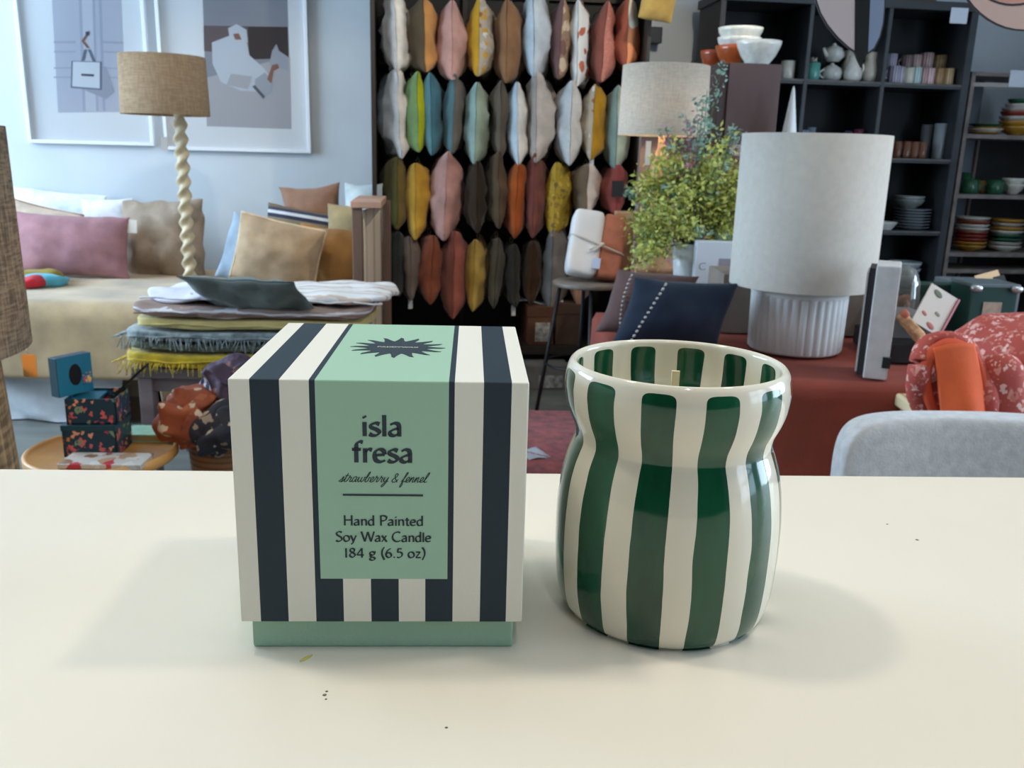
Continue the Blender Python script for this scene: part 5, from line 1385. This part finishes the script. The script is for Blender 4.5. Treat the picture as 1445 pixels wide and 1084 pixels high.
# chair
ctl = at(1182, 590, 1.40)
ch = thing('upholstered_chair', 'pale grey upholstered chair with rounded back in front of the quilt', 'chair', (ctl.x + .276, 1.40, 0), -.04)
gf = M((184, 183, 184), .9, n=.06, ns=60, b=.5, bs=260, sheen=.4)
zc_ = at(1300, 599, 1.36).z
def backfn(wv, q):
    return (wv.x, wv.y - .05 * (1 - (wv.x / .26) ** 2) * 0 - .035 * (wv.x / .26) ** 2, wv.z)
MB().soft((.54, .075, .42), 9, 40, .003, 8, 2, fn=backfn, T=T3(0, .02, zc_ - .21)).build('backrest', gf, ch)
MB().soft((.50, .46, .10), 7, 20, .003, 8, 3, T=T3(0, -.25, .44)).build('seat', gf, ch)
for x in (-.2, .2):
    for y in (-.43, -.06):
        MB().tube([(x * .9, y * .97 - .01, .40), (x, y, 0)], lambda t: .018 - .006 * t, 12).build('leg', M((60, 50, 44), .5), ch)

# ================================================================== LAMP, PLANT AND CRATE IN THE MIDDLE
PY = 3.25
pl = lambda px, py, Y=PY: at(px, py, Y)
TZ = pl(960, 398, 3.1).z
# brown cabinet pieces
brw = M((116, 92, 84), .6, n=.12, ns=8, stretch=(1, 1, .2)); lbr = M((158, 122, 106), .6, n=.14, ns=8, stretch=(1, 1, .2)); dbr = M((66, 44, 40), .55, n=.12, ns=10, stretch=(1, 1, .2))
a = pl(958, 400, 3.42); b = pl(1120, 222, 3.42)
cab = thing('wooden_cabinet', 'pinkish brown wooden cabinet carrying the dark crate', 'cabinet', ((a.x + b.x) / 2, 3.42, 0))
cw = b.x - a.x
MB().box2((-cw / 2, .0, .06), (cw / 2, .60, b.z - .02)).build('body', lbr, cab, bevel=.003)
MB().box2((-cw / 2 - .01, -.012, b.z - .02), (cw / 2 + .01, .61, b.z)).build('top', lbr, cab, bevel=.003)
MB().box2((-cw / 2 + .02, .02, 0), (cw / 2 - .02, .34, .06)).build('plinth', dbr, cab)
MB().box2((-.003, -.006, .1), (.003, .002, b.z - .04)).build('door_gap', dbr, cab)
a2 = pl(892, 400, 3.46); b2 = pl(952, 186, 3.46)
pn = thing('wooden_post', 'tall brown wooden post panel behind the grey lampshade', 'panel', ((a2.x + b2.x) / 2, 3.46, 0))
MB().box2((-(b2.x - a2.x) / 2, 0, 0), ((b2.x - a2.x) / 2, .05, b2.z + .12)).build('panel', brw, pn, bevel=.003)
MB().box2((-(b2.x - a2.x) / 2 - .03, -.04, 0), ((b2.x - a2.x) / 2 + .02, .10, .03)).build('foot', brw, pn, bevel=.003)
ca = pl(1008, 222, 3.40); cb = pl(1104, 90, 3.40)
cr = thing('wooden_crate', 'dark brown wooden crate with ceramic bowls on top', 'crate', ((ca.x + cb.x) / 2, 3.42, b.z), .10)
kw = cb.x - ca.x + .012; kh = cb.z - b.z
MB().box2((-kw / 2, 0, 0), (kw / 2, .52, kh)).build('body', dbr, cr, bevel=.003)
MB().box2((-kw / 2 + .036, -.008, .0), (kw / 2, 0, kh)).build('pale_front', M((92, 66, 62), .55, n=.1, ns=8, stretch=(1, 1, .2)), cr, bevel=.002)  # paler front; dark strip left of it paints the shaded side face
# bowls on the crate
def cbowl(px, pyb, dy, r, hh, mat, label, z):
    p = at(px, pyb, 3.42 + dy)
    o = bowl(MB(), r, hh, .5, .007, 40).build('bowl', mat); on(o, (p.x, 3.42 + dy, z)); tag(o, label, 'bowl', 'ceramic bowls on the dark crate'); return o
zb = b.z + kh + .001
rbig = (at(1102, 70, 3.5).x - at(1036, 70, 3.5).x) / 2
wgl = glz((214, 212, 204)); rgl = glz((150, 66, 34), .2)
cbowl(1010, 80, .42, rbig * .74, .085, rgl, 'rust glazed bowl at the back left of the crate', zb)
half = bands([(-.2, (166, 78, 36)), (.012, (60, 96, 60)), (.028, (222, 218, 208)), (.2, (0, 0, 0))], 'X', warp=.02, rough=.25, coat=.4)
cbowl(1040, 86, .26, rbig * 1.02, .086, half, 'rust and white bowl in the middle of the crate', zb)
cbowl(1069, 86, .095, rbig * .96, .086, wgl, 'large white bowl at the front right of the crate', zb)
cbowl(1043, 60, .26, rbig * .98, .072, wgl, 'lower white bowl of the pair on top of the rust bowl', zb + .045)
cbowl(1045, 45, .26, rbig * 1.0, .075, glz((220, 216, 204)), 'topmost white bowl on the crate', zb + .078)
# white tapering bottle behind the lamp
p = at(1116, 190, 3.2)
o = MB().lathe([(0, 0), (.042, 0), (.044, .01), (.036, .10), (.024, .20), (.012, .29), (.006, .335), (.002, .35), (0, .352)], 28, caps=False).build('cone_ornament', M((222, 224, 226), .5))
zt_ = at(1121, 120, 3.3).z
o.scale = (1, 1, 1); on(o, (at(1122, 150, 3.3).x, 3.34, zt_ - .352), 0)
tag(o, 'white pointed cone ornament rising behind the white lampshade', 'ornament')
st_ = thing('plinth', 'narrow wooden plinth under the white cone ornament', 'plinth', (o.location.x + .03, 3.34, 0))
MB().box2((-.07, -.06, 0), (.09, .07, zt_ - .352)).build('body', lbr, st_, bevel=.003)
p = at(1046, 226, 3.30)
o = bowl(MB(), .045, .038, .6).build('dish', M((222, 214, 212), .5)); on(o, (p.x + .01, 3.36, b.z)); o.location.y = 3.37
tag(o, 'small white dish on the cabinet edge beside the white lampshade', 'dish')

# table for the plant and the grey lamp
ptx0, ptx1 = pl(905, 400, 3.0).x, pl(1075, 400, 3.0).x
pt = thing('display_table', 'wooden display table under the plant and the grey lamp', 'table', ((ptx0 + ptx1) / 2, 3.1, 0))
tw = ptx1 - ptx0
PZ = pl(965, 396, 2.98).z
MB().box2((-tw / 2, -.2, PZ - .03), (tw / 2, .2, PZ)).build('tabletop', M((120, 88, 70), .5, n=.14, ns=8), pt, bevel=.003)
for x in (-tw / 2 + .03, tw / 2 - .03):
    for y in (-.17, .17):
        MB().box2((x - .018, y - .018, 0), (x + .018, y + .018, PZ - .03)).build('leg', M((110, 80, 64), .5), pt)
gl_ = thing('table_lamp', 'grey linen drum lamp glowing at its lower rim behind the plant', 'lamp', (pl(940, 140, 3.2).x, 3.24, PZ))
A = pl(874, 190, 3.2); B = pl(1000, 190, 3.2); Tt = pl(940, 90, 3.2)
rl = (B.x - A.x) / 2
zz0, zz1 = A.z - PZ, Tt.z - PZ
shade(MB(), rl * 1.0, rl * .965, zz0, zz1 - .004).build('lamp_shade', weave((206, 190, 172), (222, 206, 188), 300, .14), gl_)
MB().lathe([(0, 0), (.07, 0), (.07, .02), (.03, .05), (.026, .16), (.04, .26), (.03, zz0 - .08), (.012, zz0 - .04), (.010, zz0 + .05), (0, zz0 + .05)], 28, caps=False).build('base', M((176, 130, 96), .6, n=.15, ns=10), gl_)
MB().tube([(0, 0, zz0 + .05), (0, 0, zz1 - .03)], .005, 8).tube([(0, 0, zz1 - .03), (rl * .95, 0, zz1 - .01)], .002, 5).tube([(0, 0, zz1 - .03), (-rl * .5, -rl * .8, zz1 - .01)], .002, 5).tube([(0, 0, zz1 - .03), (-rl * .5, rl * .8, zz1 - .01)], .002, 5).build('shade_holder', M((170, 160, 140), .4, metal=.6), gl_)
MB().lathe([(0, 0), (.02, .01), (.03, .04), (.026, .065), (0, .08)], 18, caps=False).build('bulb', M((255, 236, 190), .4, emit=80.0), gl_, loc=(0, 0, zz0 + .06))
g0 = pl(912, 214, 3.2)
MB().box2((g0.x - gl_.location.x - .008, -rl * .5, g0.z - PZ - .045), (g0.x - gl_.location.x + .010, -rl * .5 + .002, g0.z - PZ + .035)).build('tag', M((222, 226, 236), .7), gl_)
# potted plant
pA, pB = pl(946, 395, 2.98), pl(1000, 345, 2.98)
pp0 = thing('potted_plant', 'yellow green bushy plant in a white pot', 'plant', (pl(972, 396, 3.0).x, 3.0, PZ + .0015))
rp = (pl(999, 370, 3.0).x - pl(946, 370, 3.0).x) / 2; hp = pB.z - PZ
MB().lathe([(0, 0), (rp * .78, 0), (rp * .84, .01), (rp, hp), (rp * .94, hp), (rp * .9, hp - .02), (0, hp - .02)], 40, caps=False).build('pot', glz((206, 212, 214), .4), pp0)
MB().lathe([(0, hp - .022), (rp * .9, hp - .02), (0, hp - .01)], 24, caps=False).build('soil', M((60, 46, 36), .95), pp0)
rnd = random.Random(5)
sm = MB(); lv = MB()
tips = [(-.18, .24, 0), (-.12, .33, 0), (.06, .40, 0), (.17, .28, 0), (-.06, .30, 0), (.19, .20, 0), (-.20, .10, 0), (-.17, .02, 0), (-.08, .36, 0), (.0, .40, 2), (.04, .34, 0), (.10, .30, 0), (.15, .22, 0), (.17, .14, 0), (.15, .06, 0), (.07, .20, 0), (-.05, .22, 0), (-.13, .14, 0), (.02, .12, 0), (.11, .10, 0), (-.05, .08, 0),
        (.02, .50, 1), (.035, .58, 1), (.0, .46, 1), (-.05, .42, 2), (-.10, .38, 2), (.09, .38, 1), (.13, .36, 2), (-.19, -.05, 0), (-.15, -.02, 0), (.16, .0, 0), (-.10, .20, 1), (.05, .26, 1), (.0, .30, 0), (.13, .27, 0), (-.15, .27, 0), (.0, .05, 1), (-.22, .17, 1), (.11, .02, 1)]
for tx, tz_, kind in tips:
    tyy = rnd.uniform(-.10, .10)
    base = Vector((rnd.uniform(-.03, .03), rnd.uniform(-.03, .03), hp - .01)); tip = Vector((tx * 1.02, tyy, hp + tz_ * (.86 if kind == 0 else 1.0) - .01))
    mid = (base + tip) / 2 + Vector((tx * .15, tyy * .2, .04))
    path = [base * (1 - t) ** 2 + mid * 2 * t * (1 - t) + tip * t * t for t in [k / 8 for k in range(9)]]
    sm.tube(path, lambda t: .0026 - .0016 * t, 5)
    cnt = 270 if kind == 0 else 90
    for _ in range(cnt):
        t = rnd.uniform(.42, 1.0) if kind == 0 else rnd.uniform(.5, 1.0)
        k_ = min(7, int(t * 8)); p = path[k_].lerp(path[k_ + 1], t * 8 - k_) + Vector([rnd.gauss(0, .023 if kind == 0 else .013) for _ in range(3)])
        s_ = rnd.uniform(.007, .013) if kind == 0 else rnd.uniform(.007, .012)
        R_ = Euler((rnd.uniform(0, 6.3), rnd.uniform(0, 6.3), rnd.uniform(0, 6.3))).to_matrix().to_4x4()
        mi = (0 if rnd.random() < .55 else (1 if rnd.random() < .7 else 2)) if kind == 0 else (3 if kind == 1 else (4 if rnd.random() < .45 else 3))
        lv.add([(0, -s_, 0), (s_ * .45, 0, s_ * .12), (0, s_, 0), (-s_ * .45, 0, s_ * .12)], [(0, 1, 2), (0, 2, 3)], mi, False, Matrix.Translation(p) @ R_)
sm.build('stems', M((92, 104, 60), .7), pp0)
tag(lv.build('foliage', [M((204, 204, 108), .8), M((172, 182, 96), .8), M((124, 148, 96), .8), M((140, 168, 152), .8), M((186, 122, 146), .8)], pp0), kind='stuff')
# white box with a C
r0, w0, h0, b0 = boxy('gift_box', 'white box marked with a letter C and grey square beside the plant pot', 'box', 982, 1050, 342, 396, 2.88, .05, M((212, 218, 226), .6), PZ)
mb = MB(); wg = M((96, 104, 118), .6)
write(mb, 'C', -w0 / 2 + .022, .050, .014, .022, a=.08, b=.05, T=Matrix.Translation((0, -.0008, 0)) @ Matrix.Rotation(PI / 2, 4, 'X')); mb.build('printed_letter', wg, r0)
MB().box2((-w0 / 2 + .075, -.001, .01), (-w0 / 2 + .135, 0, h0 * .62)).build('printed_square', M((150, 144, 156), .7), r0)
# high round table with tied towels
sy = 4.0
s0 = at(786, 404, sy); s1 = at(872, 404, sy); scx = (s0.x + s1.x) / 2; srr = (s1.x - s0.x) / 2 + .02
stl_ = thing('round_stand', 'round grey topped stand on thin black splayed legs', 'table', (scx, sy, 0))
SZ = at(830, 404, sy - srr).z
MB().lathe([(0, SZ - .02), (srr - .003, SZ - .02), (srr, SZ - .015), (srr, SZ - .003), (srr - .004, SZ), (0, SZ)], 48, caps=False).build('top', M((128, 120, 112), .5, n=.1, ns=14), stl_)
bk_ = M((20, 22, 28), .5)
lf = at(757, 563, 3.98)
for k in range(4):
    a = [PI + .12, PI / 2, 0, -PI / 2][k] + .05
    MB().tube([(srr * .80 * math.cos(a), srr * .80 * math.sin(a), SZ - .02), ((scx - lf.x) * 1.02 * math.cos(a), (scx - lf.x) * 1.02 * math.sin(a), .0285 if k == 3 else 0.0)], .009, 8).build('leg', bk_, stl_)
fr_ = .60
rr_ = srr * .80 + ((scx - lf.x) - srr * .8) * fr_
MB().tube([(rr_ * math.cos(2 * PI * k / 32), rr_ * math.sin(2 * PI * k / 32), (SZ - .02) * (1 - fr_)) for k in range(32)], .006, 6, closed=True).build('foot_ring', bk_, stl_)
ta = at(796, 396, sy - .1); tb = at(872, 302, sy - .02)
tw_ = thing('towel_bundle', 'white and rust towels tied with ribbon on the round stand', 'towel', ((ta.x + tb.x) / 2 + .01, sy - .02, SZ + .022), rot=(-.30, .13, 0))
W_, H_ = (tb.x - ta.x) * 1.02, (tb.z - SZ) * .91
MB().soft((W_ * .60, .13, H_ * 1.06), 7, 18, .004, 9, 2, T=T3(-W_ * .22, .0, H_ * .52)).build('white_towel', M((226, 226, 228), .9, b=.5, bs=200), tw_)
MB().soft((W_ * .44, .125, H_ * 1.05), 7, 18, .004, 9, 7, T=T3(W_ * .28, .003, H_ * .52)).build('rust_towel', M((176, 108, 82), .9, n=.1, ns=14, b=.5, bs=200), tw_)
def belt(u):
    a = 2 * PI * u; e = 6
    c, s_ = math.cos(a), math.sin(a); l = (abs(c) ** e + abs(s_) ** e) ** (1 / e)
    return (c / l * W_ * .53, s_ / l * .072, H_ * .50 - .03 * c / l)
MB().tube([belt(k / 48) for k in range(48)], .0035, 6, closed=True).build('ribbon', M((206, 200, 190), .8), tw_)
MB().tube([(.02, -.076, H_ * .49), (-.01, -.082, H_ * .43), (-.035, -.080, H_ * .38)], .004, 6).tube([(.02, -.076, H_ * .49), (.0, -.084, H_ * .42), (-.012, -.08, H_ * .36)], .004, 6).soft((.02, .012, .018), 2, 8, T=T3(.02, -.076, H_ * .5)).build('bow', M((206, 200, 190), .8), tw_)
MB().box2((-.012, -.073, H_ * .10), (.024, -.0705, H_ * .27)).build('label', M((190, 206, 238), .7), tw_)
r0, w0, h0, b0 = boxy('gift_box', 'tan wooden box behind the rust towel on the stand', 'box', 868, 900, 300, 390, 4.06, .10, M((186, 150, 116), .7, n=.1, ns=10), SZ)
# rug and paper
ra, rb2 = onz(702, 664, 0), onz(1000, 586, 0)
o = MB().box2((ra.x - .02, 2.9, .001), (onz(850, 640, 0).x, onz(770, 584, 0).y, .018)).build('rug', M((158, 74, 78), .95, n=.22, ns=26, b=.9, bs=120, sheen=.3), bevel=.004)
tag(o, 'dark red rug on the floor between the counter and the rack', 'rug')
pa = onz(752, 641, .019)
o = MB().grid(lambda u, v: (-.05 + .1 * u, -.06 + .12 * v, .0215 + .004 * math.sin(5 * u + 3 * v)), 8, 8).build('paper_sheet', M((214, 220, 236), .7), loc=(pa.x, pa.y, 0), rot=(0, 0, .5), solid=.001)
tag(o, 'small white sheet of paper lying on the red rug', 'paper')

# ================================================================== HANGING ORNAMENTS AT THE TOP RIGHT
OY = 1.55
def ornament(label, polys, Y, cxp, mats, wire_px):
    c = at(cxp, 20, Y)
    root = thing('hanging_ornament', label, 'ornament', (c.x, Y, c.z), 0, 'flat ornaments hanging from the ceiling')
    for nm, pts, mi, lv in polys:
        P = [(at(x, y, Y).x - c.x, at(x, y, Y).z - c.z) for x, y in pts]
        mb = MB().prism(P, -.002 - .0006 * lv, .002 + .0006 * lv, 0, Matrix.Rotation(PI / 2, 4, 'X'))
        mb.build(nm, mats[mi], root)
    wx = at(wire_px, -60, Y)
    MB().tube([(wx.x - c.x, 0, wx.z - c.z), (wx.x - c.x, 0, 2.9 - c.z)], .0012, 6).build('wire', M((60, 60, 62), .4, metal=.8), root)
    return root
def ell(cx, cy, rx, ry, n=48, a0=0, a1=2 * PI): return [(cx + rx * math.cos(a0 + (a1 - a0) * k / n), cy + ry * math.sin(a0 + (a1 - a0) * k / n)) for k in range(n if abs(a1 - a0) > 6.2 else n + 1)]
omats = [M((222, 206, 208), .35), M((13, 12, 13), .6), M((150, 166, 196), .3), M((58, 58, 62), .5), M((236, 176, 160), .35), M((238, 200, 188), .35)]
body = [(1152, -70), (1152, 0)] + [(1152 + 5 + (1206 - 1157) * (k / 12) ** 1.0, 8 + 62 * math.sin(PI / 2 * (k / 12)) ** 1.25) for k in range(1, 13)] + [(1215, 94), (1222, 76)] + [(1224 + 22 * math.cos(PI / 2 * k / 8) , 14 + 60 * math.sin(PI / 2 * (8 - k) / 8 + 0) ) for k in range(8, -1, -1)][::1] + [(1247, -70)]
left_ = [(1152, -70), (1152, 0), (1158, 18), (1168, 35), (1182, 52), (1197, 66), (1206, 72), (1207, -70)]
blk_ = [(1206, -70), (1205, 72), (1209, 84), (1215, 96), (1219, 84), (1224, 74), (1230, -70)]
right_ = [(1229, -70), (1224, 74), (1232, 68), (1240, 52), (1245, 32), (1247, 8), (1247, -70)]
out_ = [(1150, -72), (1150, 1), (1156, 19), (1166, 37), (1180, 54), (1196, 68), (1206, 75), (1224, 77), (1234, 70), (1242, 53), (1247, 33), (1249, 8), (1249, -72)]
ornament('hanging shield ornament in pale pink, black and blue grey', [('rim', out_, 3, 0), ('pink_panel', left_, 0, 1), ('black_panel', blk_, 1, 2), ('blue_panel', right_, 2, 1)], OY, 1200, omats, 1200)
ornament('round salmon pink ornament with dark rim hanging at the top right corner', [('rim', ell(1445, -72, 103, 116), 3, 0), ('lower_panel', ell(1445, -72, 101, 114), 5, 1), ('upper_panel', ell(1428, -78, 78, 87), 3, 2), ('inner_panel', ell(1428, -79, 76, 85), 4, 3)], OY - .05, 1420, omats, 1440)

# ================================================================== LIGHT
def area(name, loc, rot, size, power, col):
    d = bpy.data.lights.new(name, 'AREA'); d.shape = 'RECTANGLE'; d.size, d.size_y = size; d.energy = power; d.color = col
    o = bpy.data.objects.new(name, d); C.objects.link(o); o.location = loc; o.rotation_euler = rot
    return o
def spot(name, loc, tgt, power, col, ang=70, r=.04, blend=.4):
    d = bpy.data.lights.new(name, 'SPOT'); d.energy = power; d.color = col; d.spot_size = math.radians(ang); d.spot_blend = blend; d.shadow_soft_size = r
    o = bpy.data.objects.new(name, d); C.objects.link(o); o.location = loc
    o.rotation_euler = (Vector(tgt) - Vector(loc)).to_track_quat('-Z', 'Y').to_euler()
    return o
DAY = (.66, .83, 1.0); WARM = (1.0, .90, .74)
for i, (a, b, z0, z1) in enumerate(RW):
    area('daylight', (3.68, (a + b) / 2, (z0 + z1) / 2), (0, PI / 2, 0), (z1 - z0, b - a), (26, 80)[i], DAY)
for a, b, z0, z1 in LW:
    area('daylight', (-4.58, (a + b) / 2, (z0 + z1) / 2), (0, -PI / 2, 0), (z1 - z0, b - a), 230, (.58, .79, 1.0))
spot('ceiling_spot', (-0.75, 0.55, 2.85), (0, .3, 1), 28, WARM, 80, .09)
spot('ceiling_spot', (0.95, 0.50, 2.85), (0, .3, 1), 28, WARM, 80, .09)
spot('ceiling_spot', (0.2, -0.5, 2.85), (0, .1, 1), 9, (.95, .97, 1.0), 70)
spot('ceiling_spot', (1.1, 2.7, 2.85), (0.0, 4.7, 1.4), 75, WARM, 60)
spot('ceiling_spot', (-0.9, 2.6, 2.85), (-1.2, 4.2, .6), 40, WARM, 70)
spot('ceiling_spot', (2.2, 1.8, 2.85), (1.6, 2.4, .7), 40, WARM, 70)
area('counter_fill_light', (0.1, .35, 2.88), (0, 0, 0), (1.4, .7), 6, (1.0, .92, .79))  # added fill light over the counter, softens the shadows
w = bpy.data.worlds.new('world'); bpy.context.scene.world = w; w.use_nodes = True
bg = w.node_tree.nodes['Background']; bg.inputs[0].default_value = (.55, .75, 1.0, 1); bg.inputs[1].default_value = 1.2
vs = bpy.context.scene.view_settings
vs.view_transform = 'Standard'; vs.look = 'None'; vs.exposure = 0.17; vs.gamma = 1.0; vs.use_curve_mapping = False
